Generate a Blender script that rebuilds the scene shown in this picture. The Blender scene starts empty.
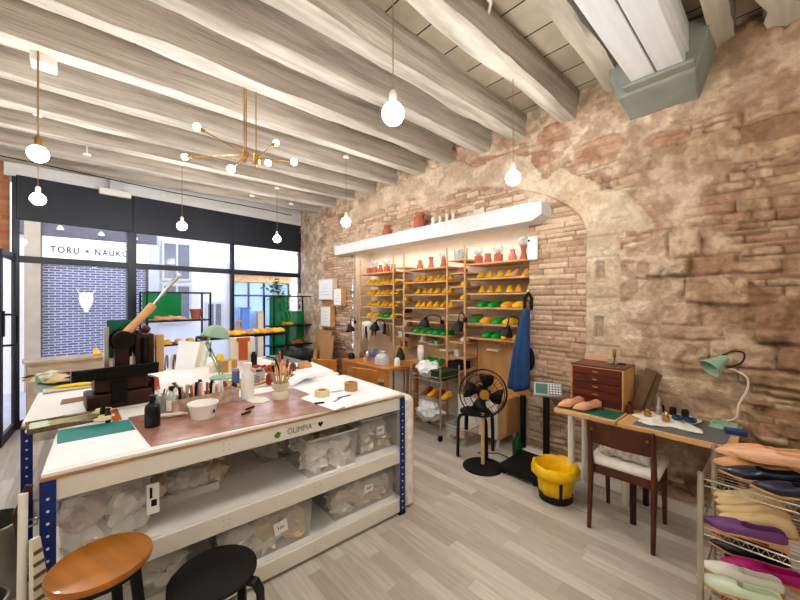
import bpy, bmesh, math, random
import numpy as np
from mathutils import Vector, Matrix, Euler
R = math.radians
random.seed(7)
SC = bpy.context.scene
COL = SC.collection
YAW = 42.3; CAMH = 1.6; F = 350.0
SN, CS = math.sin(R(YAW)), math.cos(R(YAW))

def at(u, v, z=0.9):
    """where the line of sight of photo point (u, v) meets the horizontal surface at height z"""
    d = F*(CAMH-z)/(v-300.0); r = (u-400)/F
    return (d*(r*CS+SN), d*(CS-r*SN))
def atx(u, x):
    r = (u-400)/F
    return x*(CS-r*SN)/(r*CS+SN)

# ------------------------------------------------------------------ materials
def lin(c):
    if isinstance(c, str):
        c = [int(c[i:i+2], 16) for i in (0, 2, 4)]
    return [((x/255)/12.92 if x/255 <= .04045 else ((x/255+.055)/1.055)**2.4) for x in c[:3]] + [1]
def mat(name, col, rough=.5, metal=0, var=.12, scale=6, bump=0, stretch=(1, 1, 1), alpha=1, emit=0, ecol=None, coat=0, col2=None, trans=0, detail=4, sss=0, bscale=None, clear=False):
    m = bpy.data.materials.new(name); m.use_nodes = True
    nt = m.node_tree; N = nt.nodes; L = nt.links
    p = N['Principled BSDF']
    p.inputs['Roughness'].default_value = rough
    p.inputs['Metallic'].default_value = metal
    p.inputs['Alpha'].default_value = alpha
    p.inputs['Coat Weight'].default_value = coat
    p.inputs['Transmission Weight'].default_value = trans
    c = lin(col)
    tc = N.new('ShaderNodeTexCoord'); mp = N.new('ShaderNodeMapping'); mp.inputs['Scale'].default_value = stretch
    L.new(tc.outputs['Object'], mp.inputs['Vector'])
    nz = N.new('ShaderNodeTexNoise'); nz.inputs['Scale'].default_value = scale; nz.inputs['Detail'].default_value = detail
    L.new(mp.outputs['Vector'], nz.inputs['Vector'])
    rp = N.new('ShaderNodeValToRGB'); rp.color_ramp.elements[0].position = .3; rp.color_ramp.elements[1].position = .7
    c2 = lin(col2) if col2 else [min(1, x*(1+var)) for x in c[:3]]+[1]
    c1 = c if col2 else [x*(1-var) for x in c[:3]]+[1]
    rp.color_ramp.elements[0].color = c1; rp.color_ramp.elements[1].color = c2
    L.new(nz.outputs['Fac'], rp.inputs['Fac']); L.new(rp.outputs['Color'], p.inputs['Base Color'])
    if bump:
        b = N.new('ShaderNodeBump'); b.inputs['Strength'].default_value = bump; b.inputs['Distance'].default_value = .01
        if bscale:
            n2 = N.new('ShaderNodeTexNoise'); n2.inputs['Scale'].default_value = bscale; n2.inputs['Detail'].default_value = 5
            L.new(mp.outputs['Vector'], n2.inputs['Vector']); L.new(n2.outputs['Fac'], b.inputs['Height'])
        else:
            L.new(nz.outputs['Fac'], b.inputs['Height'])
        L.new(b.outputs['Normal'], p.inputs['Normal'])
    if emit:
        p.inputs['Emission Color'].default_value = lin(ecol or col); p.inputs['Emission Strength'].default_value = emit
    return m
def glass_mat(name, tint=(235, 240, 245), alpha=.12, rough=.03):
    m = mat(name, tint, rough=rough, var=.02, alpha=alpha)
    return m
M = {}
def mk(k, *a, **kw): M[k] = mat(k, *a, **kw)
mk('white_paint', (236, 232, 224), .5, var=.04)
mk('white_board', (240, 238, 234), .45, var=.03)
mk('cream_beam', (226, 221, 210), .5, var=.04, scale=3)
mk('ply_edge', (176, 140, 100), .6, var=.15, scale=20)
mk('white_wood', (224, 226, 228), .7, var=.07, scale=3, stretch=(.6, 6, 6), bump=.25)
mk('pine', (214, 170, 118), .5, var=.14, scale=4, stretch=(1, 6, 6))
mk('pine_y', (214, 172, 122), .5, var=.14, scale=4, stretch=(8, 1, 8))
mk('orange_wood', (198, 132, 62), .35, var=.12, scale=3, stretch=(1, 7, 2), coat=.3)
mk('stool_wood', (172, 108, 30), .28, var=.25, scale=2.5, stretch=(7, .8, 1), coat=.5)
mk('light_ply', (204, 160, 105), .6, var=.1, scale=3, stretch=(4, 4, .7))
mk('chair_wood', (88, 44, 26), .35, var=.3, scale=5, stretch=(5, 5, .8), coat=.2)
mk('mahogany', (98, 42, 30), .35, var=.35, scale=4, stretch=(6, 1, 6), coat=.2)
mk('old_wood', (120, 94, 66), .75, var=.3, scale=4, stretch=(8, 8, 1), bump=.3)
mk('black', (16, 16, 18), .45, var=.1)
mk('black_matte', (14, 14, 15), .75, var=.1)
mk('black_metal', (22, 24, 28), .4, metal=.3, var=.1)
mk('frame_metal', (54, 59, 68), .45, metal=.2, var=.12, scale=3)
mk('fascia', (46, 52, 62), .5, var=.15, scale=2)
mk('blue_steel', (26, 54, 130), .4, var=.1, metal=.1)
mk('steel', (190, 188, 182), .3, metal=.9, var=.1)
mk('chrome_wire', (198, 192, 180), .3, metal=.85, var=.1)
mk('brass', (190, 146, 82), .3, metal=.9, var=.1)
mk('cord', (150, 120, 90), .6, var=.05)
mk('teal', (52, 138, 134), .6, var=.05)
mk('green_mat', (30, 104, 84), .65, var=.06)
mk('pale_green_mat', (126, 160, 142), .65, var=.06)
mk('grey_mat', (112, 116, 118), .5, var=.06)
mk('leather_mat', (134, 82, 62), .3, var=.35, scale=9, col2=(186, 146, 132), coat=.25, detail=8)
mk('leather_tan', (214, 164, 118), .4, var=.08, scale=10)
mk('leather_pink', (222, 176, 146), .42, var=.06, scale=10)
mk('leather_cream', (220, 196, 148), .45, var=.06, scale=10)
mk('leather_navy', (20, 26, 48), .3, var=.2, scale=10, coat=.3)
mk('leather_black', (18, 20, 28), .32, var=.2, coat=.3)
mk('leather_purple', (112, 66, 122), .4, var=.12, scale=12)
mk('leather_magenta', (186, 24, 128), .4, var=.1)
mk('leather_mint', (208, 224, 200), .45, var=.05)
mk('leather_olive', (188, 186, 138), .45, var=.08)
mk('leather_white', (232, 232, 222), .45, var=.04)
mk('leather_brown', (138, 84, 58), .45, var=.15)
mk('leather_rust', (150, 62, 42), .45, var=.15)
mk('leather_orange', (196, 96, 52), .5, var=.12)
mk('insole', (206, 160, 108), .6, var=.06)
mk('yellow_last', (250, 204, 40), .35, var=.08)
mk('amber_last', (240, 180, 52), .35, var=.08)
mk('green_shoe', (14, 158, 62), .35, var=.12)
mk('terracotta', (184, 108, 86), .75, var=.1)
mk('terracotta_pink', (206, 130, 128), .75, var=.1)
mk('white_gloss', (242, 242, 238), .2, var=.02)
mk('ivory', (226, 220, 200), .35, var=.05)
mk('paper', (244, 245, 248), .8, var=.02)
mk('cloth_white', (232, 228, 218), .9, var=.05, scale=20, bump=.4)
mk('denim', (44, 80, 128), .85, var=.15, scale=14, bump=.2)
mk('yellow_bag', (246, 202, 20), .35, var=.08, bump=.3, scale=18)
mk('mint_metal', (150, 182, 158), .35, var=.06)
mk('cardboard', (190, 146, 98), .85, var=.06)
mk('tape_cream', (226, 214, 168), .5, var=.04)
mk('press_brown', (56, 26, 20), .4, var=.3)
mk('press_iron', (20, 18, 20), .35, metal=.4, var=.2)
mk('ink', (12, 14, 20), .2, var=.05)
mk('label_white', (236, 236, 232), .6, var=.02)
mk('grey_plastic', (196, 200, 204), .4, var=.04)
mk('lcd', (92, 138, 128), .2, var=.1)
mk('blue_keys', (96, 118, 176), .4, var=.06)
mk('rubber', (20, 20, 20), .8, var=.1)
mk('blue_plastic', (24, 66, 120), .4, var=.1)
mk('leaf', (66, 140, 44), .5, var=.3, scale=20)
mk('leaf_lime', (140, 196, 40), .5, var=.2, scale=20)
mk('soil_box', (42, 62, 40), .7, var=.3)
mk('bulb', (255, 250, 240), .3, emit=30, ecol=(255, 246, 238))
mk('bulb_small', (255, 250, 250), .3, emit=25, ecol=(250, 242, 255))
mk('plaster_niche', (232, 222, 206), .9, var=.06, scale=3, bump=.15)
mk('plaster_wall', (228, 220, 206), .9, var=.05, scale=2)
mk('sill_stone', (190, 176, 156), .7, var=.15)
mk('cement', (146, 150, 140), .8, var=.12, scale=5, bump=.3)
mk('dark_red', (92, 26, 30), .4, var=.15)
mk('pink_last', (222, 168, 138), .35, var=.06)
mk('wrap', (214, 208, 194), .5, var=.08, bump=.5, scale=14)
M['bin_plastic'] = mat('bin_plastic', (240, 240, 236), .25, var=.04, alpha=.2)
M['clear_bag'] = mat('clear_bag', (236, 238, 238), .18, var=.05, alpha=.45, bump=1.0, scale=22)
M['white_bag'] = mat('white_bag', (244, 248, 250), .3, var=.04, alpha=.93, bump=.9, scale=18)
M['glass'] = glass_mat('window_glass', alpha=.07)
M['clear_glass'] = mat('clear_glass', (186, 194, 194), .05, var=.03, alpha=.42)
M['green_glass'] = mat('green_glass', (0, 150, 78), .15, var=.1, alpha=.8)
M['amber'] = mat('amber_glass', (110, 54, 16), .15, var=.1, alpha=.85)
M['green_bottle'] = mat('green_bottle', (20, 84, 48), .15, var=.1, alpha=.85)

NG = {}
def vnoise(a, b, seed):
    if seed not in NG: NG[seed] = np.random.RandomState(seed).rand(256, 256)
    G = NG[seed]
    a = np.asarray(a, float); b = np.asarray(b, float)
    i = np.floor(a).astype(int); j = np.floor(b).astype(int); fa = a-i; fb = b-j
    fa = fa*fa*(3-2*fa); fb = fb*fb*(3-2*fb); i %= 256; j %= 256; i1 = (i+1) % 256; j1 = (j+1) % 256
    return (G[i, j]*(1-fa)+G[i1, j]*fa)*(1-fb)+(G[i, j1]*(1-fa)+G[i1, j1]*fa)*fb
def fbm(a, b, seed, o=4):
    s = 0; t = 0; k = 1
    for q in range(o):
        s = s+vnoise(a*2**q, b*2**q, seed+q)*k; t += k; k *= .5
    return s/t
# ------------------------------------------------------------------ mesh builder
def curve(P, k=6):
    P = [Vector(p) for p in P]; Q = [P[0]]+P+[P[-1]]; out = []
    for i in range(1, len(Q)-2):
        for j in range(k):
            t = j/k; a, b, c, d = Q[i-1:i+3]
            out.append(.5*((2*b)+(c-a)*t+(2*a-5*b+4*c-d)*t*t+(3*b-a-3*c+d)*t**3))
    return out+[P[-1]]
class MB:
    def __init__(s, M4=None):
        s.v = []; s.f = []; s.mi = []; s.sm = []; s.M = M4 or Matrix()
    def add(s, vs, fs, m=0, smooth=False):
        o = len(s.v)
        s.v += [tuple(s.M @ Vector(p)) for p in vs]
        for f in fs:
            s.f.append([o+i for i in f]); s.mi.append(m); s.sm.append(smooth)
        return s
    def box(s, c, d, rot=None, m=0, top=1.0):
        x, y, z = [k/2 for k in d]
        vs = [(-x, -y, -z), (x, -y, -z), (x, y, -z), (-x, y, -z), (-x*top, -y*top, z), (x*top, -y*top, z), (x*top, y*top, z), (-x*top, y*top, z)]
        if rot:
            E = Euler(rot).to_matrix(); vs = [E @ Vector(p) for p in vs]
        vs = [Vector(p)+Vector(c) for p in vs]
        return s.add(vs, [(0, 3, 2, 1), (4, 5, 6, 7), (0, 1, 5, 4), (1, 2, 6, 5), (2, 3, 7, 6), (3, 0, 4, 7)], m)
    def b2(s, a, b, m=0):
        return s.box([(a[i]+b[i])/2 for i in range(3)], [abs(b[i]-a[i]) for i in range(3)], m=m)
    def cyl(s, p0, p1, r0, r1=None, n=16, m=0, caps=True):
        r1 = r0 if r1 is None else r1
        p0 = Vector(p0); p1 = Vector(p1); w = (p1-p0).normalized()
        a = w.orthogonal().normalized(); b = w.cross(a)
        vs = []
        for p, r in ((p0, r0), (p1, r1)):
            for i in range(n):
                t = 2*math.pi*i/n; vs.append(p+a*math.cos(t)*r+b*math.sin(t)*r)
        fs = [(i, (i+1) % n, n+(i+1) % n, n+i) for i in range(n)]
        s.add(vs, fs, m, True)
        if caps: s.add(vs, [tuple(range(n))[::-1], tuple(range(n, 2*n))], m, False)
        return s
    def tube(s, pts, r, n=8, m=0, closed=False):
        P = [Vector(p) for p in pts]; k = len(P); vs = []
        rr = r if isinstance(r, (list, tuple)) else [r]*k
        up = None
        for i in range(k):
            if closed: t = (P[(i+1) % k]-P[i-1]).normalized()
            else: t = (P[min(i+1, k-1)]-P[max(i-1, 0)]).normalized()
            if up is None: up = t.orthogonal().normalized()
            up = (up-t*up.dot(t)); up = up.normalized() if up.length > 1e-6 else t.orthogonal().normalized()
            b = t.cross(up)
            for j in range(n):
                a = 2*math.pi*j/n; vs.append(P[i]+up*math.cos(a)*rr[i]+b*math.sin(a)*rr[i])
        fs = []
        for i in range(k if closed else k-1):
            for j in range(n):
                q = ((i+1) % k)*n
                fs.append((i*n+j, i*n+(j+1) % n, q+(j+1) % n, q+j))
        if not closed: fs += [tuple(range(n))[::-1], tuple((k-1)*n+j for j in range(n))]
        return s.add(vs, fs, m, True)
    def lathe(s, prof, n=24, c=(0, 0, 0), m=0, sx=1, sy=1, caps=True):
        vs = []; k = len(prof)
        for r, z in prof:
            for j in range(n):
                a = 2*math.pi*j/n; vs.append((c[0]+r*math.cos(a)*sx, c[1]+r*math.sin(a)*sy, c[2]+z))
        fs = [(i*n+j, i*n+(j+1) % n, (i+1)*n+(j+1) % n, (i+1)*n+j) for i in range(k-1) for j in range(n)]
        s.add(vs, fs, m, True)
        if not caps or prof[0] == prof[-1]: return s
        if prof[0][0] > 1e-5: s.add(vs, [tuple(range(n))[::-1]], m)
        if prof[-1][0] > 1e-5: s.add(vs, [tuple((k-1)*n+j for j in range(n))], m)
        return s
    def ball(s, c, r, n=16, m=0, jit=0, rnd=None):
        if not isinstance(r, (list, tuple)): r = (r, r, r)
        k = n//2+1; vs = []
        for i in range(k):
            th = math.pi*i/(k-1)
            for j in range(n):
                a = 2*math.pi*j/n
                q = 1+(jit*(rnd.random()-.5) if jit and 0 < i < k-1 else 0)
                vs.append((c[0]+r[0]*q*math.sin(th)*math.cos(a), c[1]+r[1]*q*math.sin(th)*math.sin(a), c[2]-r[2]*q*math.cos(th)))
        fs = [(i*n+j, i*n+(j+1) % n, (i+1)*n+(j+1) % n, (i+1)*n+j) for i in range(k-1) for j in range(n)]
        return s.add(vs, fs, m, True)
    def crumple(s, c, r, seed, n=16, m=0, rot=0):
        k = n//2+1; vs = []
        for i in range(k):
            th = math.pi*i/(k-1)
            for j in range(n):
                a = 2*math.pi*j/n
                dx, dy, dz = math.sin(th)*math.cos(a), math.sin(th)*math.sin(a), -math.cos(th)
                q = .72+.75*abs(float(fbm(dx*2.2+seed*1.7+20, dy*2.2+dz*3+20+seed*.37, 300, 3))-.5)*2
                q += .25*(float(vnoise(dx*5+dz*3+50+seed, dy*5+50, 301))-.5)
                X_, Y_ = r[0]*q*dx, r[1]*q*dy
                vs.append((c[0]+X_*math.cos(rot)-Y_*math.sin(rot), c[1]+X_*math.sin(rot)+Y_*math.cos(rot), c[2]+r[2]*q*dz))
        fs = [(i*n+j, i*n+(j+1) % n, (i+1)*n+(j+1) % n, (i+1)*n+j) for i in range(k-1) for j in range(n)]
        return s.add(vs, fs, m, False)
    def prism(s, poly, z0, z1, m=0, f=lambda a, b, c: (a, b, c)):
        n = len(poly)
        vs = [f(a, b, z0) for a, b in poly]+[f(a, b, z1) for a, b in poly]
        return s.add(vs, [tuple(range(n))[::-1], tuple(range(n, 2*n))]+[(i, (i+1) % n, n+(i+1) % n, n+i) for i in range(n)], m)
    def mesh(s, name, mats, weld=True):
        me = bpy.data.meshes.new(name); me.from_pydata(s.v, [], s.f)
        for q in (mats if isinstance(mats, (list, tuple)) else [mats]): me.materials.append(q)
        me.polygons.foreach_set('material_index', s.mi); me.polygons.foreach_set('use_smooth', s.sm)
        bm = bmesh.new(); bm.from_mesh(me)
        if weld: bmesh.ops.remove_doubles(bm, verts=bm.verts, dist=1e-5)
        bmesh.ops.recalc_face_normals(bm, faces=bm.faces)
        bm.to_mesh(me); bm.free()
        try: me.set_sharp_from_angle(angle=R(42))
        except Exception: pass
        return me
    def build(s, name, mats, parent=None, bevel=0, seg=2, subd=0, solid=0):
        o = bpy.data.objects.new(name, s.mesh(name, mats)); COL.objects.link(o)
        if parent: o.parent = parent
        if solid:
            md = o.modifiers.new('solid', 'SOLIDIFY'); md.thickness = solid; md.offset = 0
        if bevel:
            md = o.modifiers.new('bevel', 'BEVEL'); md.width = bevel; md.segments = seg; md.limit_method = 'ANGLE'; md.angle_limit = R(40)
        if subd:
            md = o.modifiers.new('sub', 'SUBSURF'); md.levels = subd; md.render_levels = subd
        return o
def tag(o, label, cat=None, group=None, kind=None):
    o['label'] = label
    if cat: o['category'] = cat
    if group: o['group'] = group
    if kind: o['kind'] = kind
    return o
def thing(name, label, cat, loc=(0, 0, 0), rz=0, group=None, rot=None):
    o = bpy.data.objects.new(name, None); COL.objects.link(o); o.empty_display_size = .05
    o.location = loc; o.rotation_euler = rot or (0, 0, rz)
    return tag(o, label, cat, group)
def one(name, mb, mats, label, cat, loc=(0, 0, 0), rz=0, group=None, kind=None, rot=None, **kw):
    o = mb.build(name, mats, **kw); o.location = loc; o.rotation_euler = rot or (0, 0, rz)
    return tag(o, label, cat, group, kind)
def struct(name, mb, mats, label, cat, **kw):
    o = mb.build(name, mats, **kw)
    return tag(o, label, cat, kind='structure')
def dup(root, loc, rz=None, label=None, group=None, rot=None):
    r = root.copy(); COL.objects.link(r); r.location = loc
    if rz is not None: r.rotation_euler = (0, 0, rz)
    if rot is not None: r.rotation_euler = rot
    if label: r['label'] = label
    if group: r['group'] = group
    for ch in list(root.children):
        c = ch.copy(); COL.objects.link(c); c.parent = r
        for g in list(ch.children):
            d = g.copy(); COL.objects.link(d); d.parent = c
    return r
def text(name, s, size, loc, rot, m, parent=None, depth=.001, space=1.0, align='CENTER', sx=1, bold=0):
    cu = bpy.data.curves.new(name, 'FONT'); cu.body = s; cu.size = size; cu.align_x = align; cu.align_y = 'CENTER'
    cu.extrude = depth; cu.space_character = space; cu.offset = bold
    o = bpy.data.objects.new(name, cu); COL.objects.link(o)
    dg = bpy.context.evaluated_depsgraph_get(); me = bpy.data.meshes.new_from_object(o.evaluated_get(dg))
    bpy.data.objects.remove(o)
    me.materials.clear(); me.materials.append(m)
    o = bpy.data.objects.new(name, me); COL.objects.link(o); o.location = loc; o.rotation_euler = rot; o.scale = (sx, 1, 1)
    if parent: o.parent = parent
    return o

# ------------------------------------------------------------------ camera, world
cd = bpy.data.cameras.new('camera'); cam = bpy.data.objects.new('camera', cd); COL.objects.link(cam)
cam.location = (0, 0, CAMH); cam.rotation_euler = (R(90), 0, -R(YAW)); cd.lens = 36*F/800; cd.sensor_width = 36; cd.clip_start = .02
SC.camera = cam
w = bpy.data.worlds.new('world'); SC.world = w; w.use_nodes = True
bg = w.node_tree.nodes['Background']; bg.inputs['Strength'].default_value = 1.5
sky = w.node_tree.nodes.new('ShaderNodeTexSky')
try:
    sky.sky_type = 'NISHITA'; sky.sun_disc = False; sky.sun_elevation = R(35); sky.sun_rotation = R(200)
except Exception: pass
mx = w.node_tree.nodes.new('ShaderNodeMixRGB'); mx.inputs['Fac'].default_value = .75
mx.inputs['Color2'].default_value = (.86, .88, 1.0, 1)
w.node_tree.links.new(sky.outputs['Color'], mx.inputs['Color1']); w.node_tree.links.new(mx.outputs['Color'], bg.inputs['Color'])
SC.view_settings.view_transform = 'Standard'; SC.view_settings.exposure = .12;
try: SC.view_settings.look = 'Medium High Contrast'
except Exception: pass
if True: SC.view_settings.gamma = 1.0
# ------------------------------------------------------------------ floor, plain walls, ceiling deck
XW = 3.4
def plank_floor():
    m = bpy.data.materials.new('floor_planks'); m.use_nodes = True; nt = m.node_tree; N = nt.nodes; L = nt.links; p = N['Principled BSDF']
    tc = N.new('ShaderNodeTexCoord'); mp = N.new('ShaderNodeMapping'); mp.inputs['Rotation'].default_value = (0, 0, R(90))
    L.new(tc.outputs['Object'], mp.inputs['Vector'])
    bt = N.new('ShaderNodeTexBrick'); bt.inputs['Scale'].default_value = 1; bt.inputs['Brick Width'].default_value = .62; bt.inputs['Row Height'].default_value = .088
    bt.inputs['Mortar Size'].default_value = .0012; bt.inputs['Color1'].default_value = (0, 0, 0, 1); bt.inputs['Color2'].default_value = (1, 1, 1, 1)
    bt.inputs['Mortar'].default_value = (.3, .3, .3, 1); bt.offset = .37; bt.offset_frequency = 2; bt.squash = 1.4; bt.squash_frequency = 3; bt.inputs['Bias'].default_value = .0
    L.new(mp.outputs['Vector'], bt.inputs['Vector'])
    m2 = N.new('ShaderNodeMapping'); m2.inputs['Scale'].default_value = (22, 1.6, 1); L.new(tc.outputs['Object'], m2.inputs['Vector'])
    nz = N.new('ShaderNodeTexNoise'); nz.inputs['Scale'].default_value = 2.2; nz.inputs['Detail'].default_value = 5; L.new(m2.outputs['Vector'], nz.inputs['Vector'])
    r1 = N.new('ShaderNodeValToRGB'); e = r1.color_ramp.elements
    e[0].position = 0; e[0].color = lin((192, 184, 172)); e[1].position = 1; e[1].color = lin((226, 221, 211))
    k = e.new(.5); k.color = lin((210, 203, 192))
    L.new(bt.outputs['Color'], r1.inputs['Fac'])
    r2 = N.new('ShaderNodeValToRGB'); r2.color_ramp.elements[0].position = .3; r2.color_ramp.elements[1].position = .75
    r2.color_ramp.elements[0].color = (.78, .77, .755, 1); r2.color_ramp.elements[1].color = (1.06, 1.05, 1.04, 1)
    L.new(nz.outputs['Fac'], r2.inputs['Fac'])
    mu = N.new('ShaderNodeMixRGB'); mu.blend_type = 'MULTIPLY'; mu.inputs['Fac'].default_value = .9
    L.new(r1.outputs['Color'], mu.inputs['Color1']); L.new(r2.outputs['Color'], mu.inputs['Color2']); L.new(mu.outputs['Color'], p.inputs['Base Color'])
    p.inputs['Roughness'].default_value = .38
    b = N.new('ShaderNodeBump'); b.inputs['Strength'].default_value = .12; b.inputs['Distance'].default_value = .002
    L.new(nz.outputs['Fac'], b.inputs['Height']); L.new(b.outputs['Normal'], p.inputs['Normal'])
    return m
struct('floor', MB().b2((-2.4, -1.7, -.12), (3.9, 6.75, 0)), plank_floor(), 'grey beige wood plank floor running along the stone wall', 'floor')
struct('wall_left', MB().b2((-2.5, -1.7, 0), (-2.4, 6.9, 3.72)), M['plaster_wall'], 'plain pale plaster side wall', 'wall')
struct('wall_rear', MB().b2((-2.5, -1.8, 0), (3.9, -1.7, 3.72)), M['plaster_wall'], 'plain pale plaster wall facing the shop front', 'wall')

def deck_mat():
    m = bpy.data.materials.new('deck_boards'); m.use_nodes = True; nt = m.node_tree; N = nt.nodes; L = nt.links; p = N['Principled BSDF']
    tc = N.new('ShaderNodeTexCoord'); mp = N.new('ShaderNodeMapping'); mp.inputs['Rotation'].default_value = (0, 0, R(90))
    L.new(tc.outputs['Object'], mp.inputs['Vector'])
    bt = N.new('ShaderNodeTexBrick'); bt.inputs['Scale'].default_value = 1; bt.inputs['Brick Width'].default_value = 1.55; bt.inputs['Row Height'].default_value = .3
    bt.inputs['Mortar Size'].default_value = .006; bt.inputs['Color1'].default_value = lin((200, 192, 178)); bt.inputs['Color2'].default_value = lin((172, 162, 146))
    bt.inputs['Mortar'].default_value = lin((44, 40, 36)); bt.offset = .5
    L.new(mp.outputs['Vector'], bt.inputs['Vector'])
    nz = N.new('ShaderNodeTexNoise'); nz.inputs['Scale'].default_value = 3; nz.inputs['Detail'].default_value = 6; L.new(tc.outputs['Object'], nz.inputs['Vector'])
    r2 = N.new('ShaderNodeValToRGB'); r2.color_ramp.elements[0].position = .3; r2.color_ramp.elements[1].position = .7
    r2.color_ramp.elements[0].color = (.72, .68, .62, 1); r2.color_ramp.elements[1].color = (1.05, 1.04, 1.02, 1)
    L.new(nz.outputs['Fac'], r2.inputs['Fac'])
    mu = N.new('ShaderNodeMixRGB'); mu.blend_type = 'MULTIPLY'; mu.inputs['Fac'].default_value = 1
    L.new(bt.outputs['Color'], mu.inputs['Color1']); L.new(r2.outputs['Color'], mu.inputs['Color2']); L.new(mu.outputs['Color'], p.inputs['Base Color'])
    p.inputs['Roughness'].default_value = .9
    return m
struct('ceiling', MB().b2((-2.5, -1.8, 3.52), (3.95, 7.0, 3.72)), deck_mat(), 'whitewashed old board ceiling between the beams', 'ceiling')

# ---- beams: rough whitewashed timbers, each a little crooked
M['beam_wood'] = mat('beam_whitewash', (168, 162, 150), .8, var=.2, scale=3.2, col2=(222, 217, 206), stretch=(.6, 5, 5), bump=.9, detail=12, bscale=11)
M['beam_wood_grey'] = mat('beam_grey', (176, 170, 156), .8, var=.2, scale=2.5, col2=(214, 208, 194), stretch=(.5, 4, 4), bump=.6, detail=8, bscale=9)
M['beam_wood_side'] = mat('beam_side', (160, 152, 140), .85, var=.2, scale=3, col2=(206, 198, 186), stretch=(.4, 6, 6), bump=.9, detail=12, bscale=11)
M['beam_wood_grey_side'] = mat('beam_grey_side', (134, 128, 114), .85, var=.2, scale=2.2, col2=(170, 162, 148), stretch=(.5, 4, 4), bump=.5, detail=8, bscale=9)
def beam(n, yL, yR, zb, w, h, seed, x0=-2.4, x1=3.46, m='beam_wood', rnd=.02, zr=None, label='whitewashed rough timber ceiling beam'):
    zr = zb if zr is None else zr
    nx = 60; mb = MB(); vs = []
    prof = [(-1, 1), (-1, .5), (-1, 0), (-.86, -.93), (-.45, -1), (0, -1), (.45, -1), (.86, -.93), (1, 0), (1, .5), (1, 1)]
    k = len(prof)
    for i in range(nx+1):
        t = i/nx; x = x0+(x1-x0)*t
        tt = (x-.7)/(3.4-.7)
        y = yL+(yR-yL)*tt; z = zb+(zr-zb)*tt
        for j, (a, b) in enumerate(prof):
            dn = (float(vnoise(x*2.3+j*.9, seed*7.3, 31))-.5)*rnd*2+(float(vnoise(x*9+j*3.1, seed*3.3, 32))-.5)*rnd*.7
            up = (float(vnoise(x*1.7+j*.7, seed*5.1+9, 33))-.5)*rnd*1.4
            vs.append((x, y-w/2+w/2*a+dn*(1 if abs(a) > .3 else 0), z+h/2+h/2*b+(up if b < .9 else .0)))
    fs = []
    for i in range(nx):
        for j in range(k-1):
            fs.append((i*k+j, i*k+j+1, (i+1)*k+j+1, (i+1)*k+j))
    fs.append(tuple((nx)*k+j for j in range(k))); fs.append(tuple(j for j in range(k))[::-1])
    mb.add(vs, fs, 0, True)
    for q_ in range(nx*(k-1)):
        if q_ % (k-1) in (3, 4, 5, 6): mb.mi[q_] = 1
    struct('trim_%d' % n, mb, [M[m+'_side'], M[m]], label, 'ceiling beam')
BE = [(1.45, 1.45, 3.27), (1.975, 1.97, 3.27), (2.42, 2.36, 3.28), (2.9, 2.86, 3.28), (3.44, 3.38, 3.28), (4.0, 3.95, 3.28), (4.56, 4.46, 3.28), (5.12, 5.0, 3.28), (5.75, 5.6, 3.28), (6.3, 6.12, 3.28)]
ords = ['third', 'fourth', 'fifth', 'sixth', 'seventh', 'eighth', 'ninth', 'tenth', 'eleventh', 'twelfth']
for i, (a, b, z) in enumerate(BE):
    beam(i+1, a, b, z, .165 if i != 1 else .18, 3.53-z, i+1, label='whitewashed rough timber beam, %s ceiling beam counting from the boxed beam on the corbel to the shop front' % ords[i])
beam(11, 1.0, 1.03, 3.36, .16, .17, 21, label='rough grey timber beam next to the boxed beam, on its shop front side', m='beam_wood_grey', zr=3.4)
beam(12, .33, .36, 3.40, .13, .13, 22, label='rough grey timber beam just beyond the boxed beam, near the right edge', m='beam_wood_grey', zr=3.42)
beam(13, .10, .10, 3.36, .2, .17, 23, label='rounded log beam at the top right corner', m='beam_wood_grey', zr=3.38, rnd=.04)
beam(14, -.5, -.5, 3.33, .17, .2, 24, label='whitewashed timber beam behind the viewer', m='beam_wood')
# boxed main beam: boards around it, resting on a cement corbel
mb = MB().b2((-2.4, .46, 3.22), (3.16, .61, 3.5)).b2((-2.4, .62, 3.22), (3.16, .77, 3.5)).b2((-2.4, .44, 3.3), (3.14, .79, 3.5))
struct('trim_15', mb, M['white_wood'], 'wide white boxed double beam resting on the grey cement corbel', 'ceiling beam', bevel=.006)
mb = MB()
def cor(a, b, c): return (a, b, c)
prof = [(3.06, 3.34), (3.10, 3.17), (3.45, 3.08), (3.45, 3.5), (3.06, 3.5)]
vs = []
for (x, z), (y0, y1) in zip(prof, [(.34, .93), (.41, .88), (.43, .86), (.3, .95), (.32, .94)]):
    vs += [(x, y0, z), (x, y1, z)]
mb.add(vs, [(0, 2, 3, 1), (2, 4, 5, 3), (4, 6, 7, 5), (6, 8, 9, 7), (8, 0, 1, 9), (0, 8, 6, 4, 2), (1, 3, 5, 7, 9)])
mb.box((3.1, .615, 3.205), (.18, .42, .03))
struct('trim_16', mb, M['cement'], 'grey cement corbel block under the boxed beam', 'corbel', bevel=.01)

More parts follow.
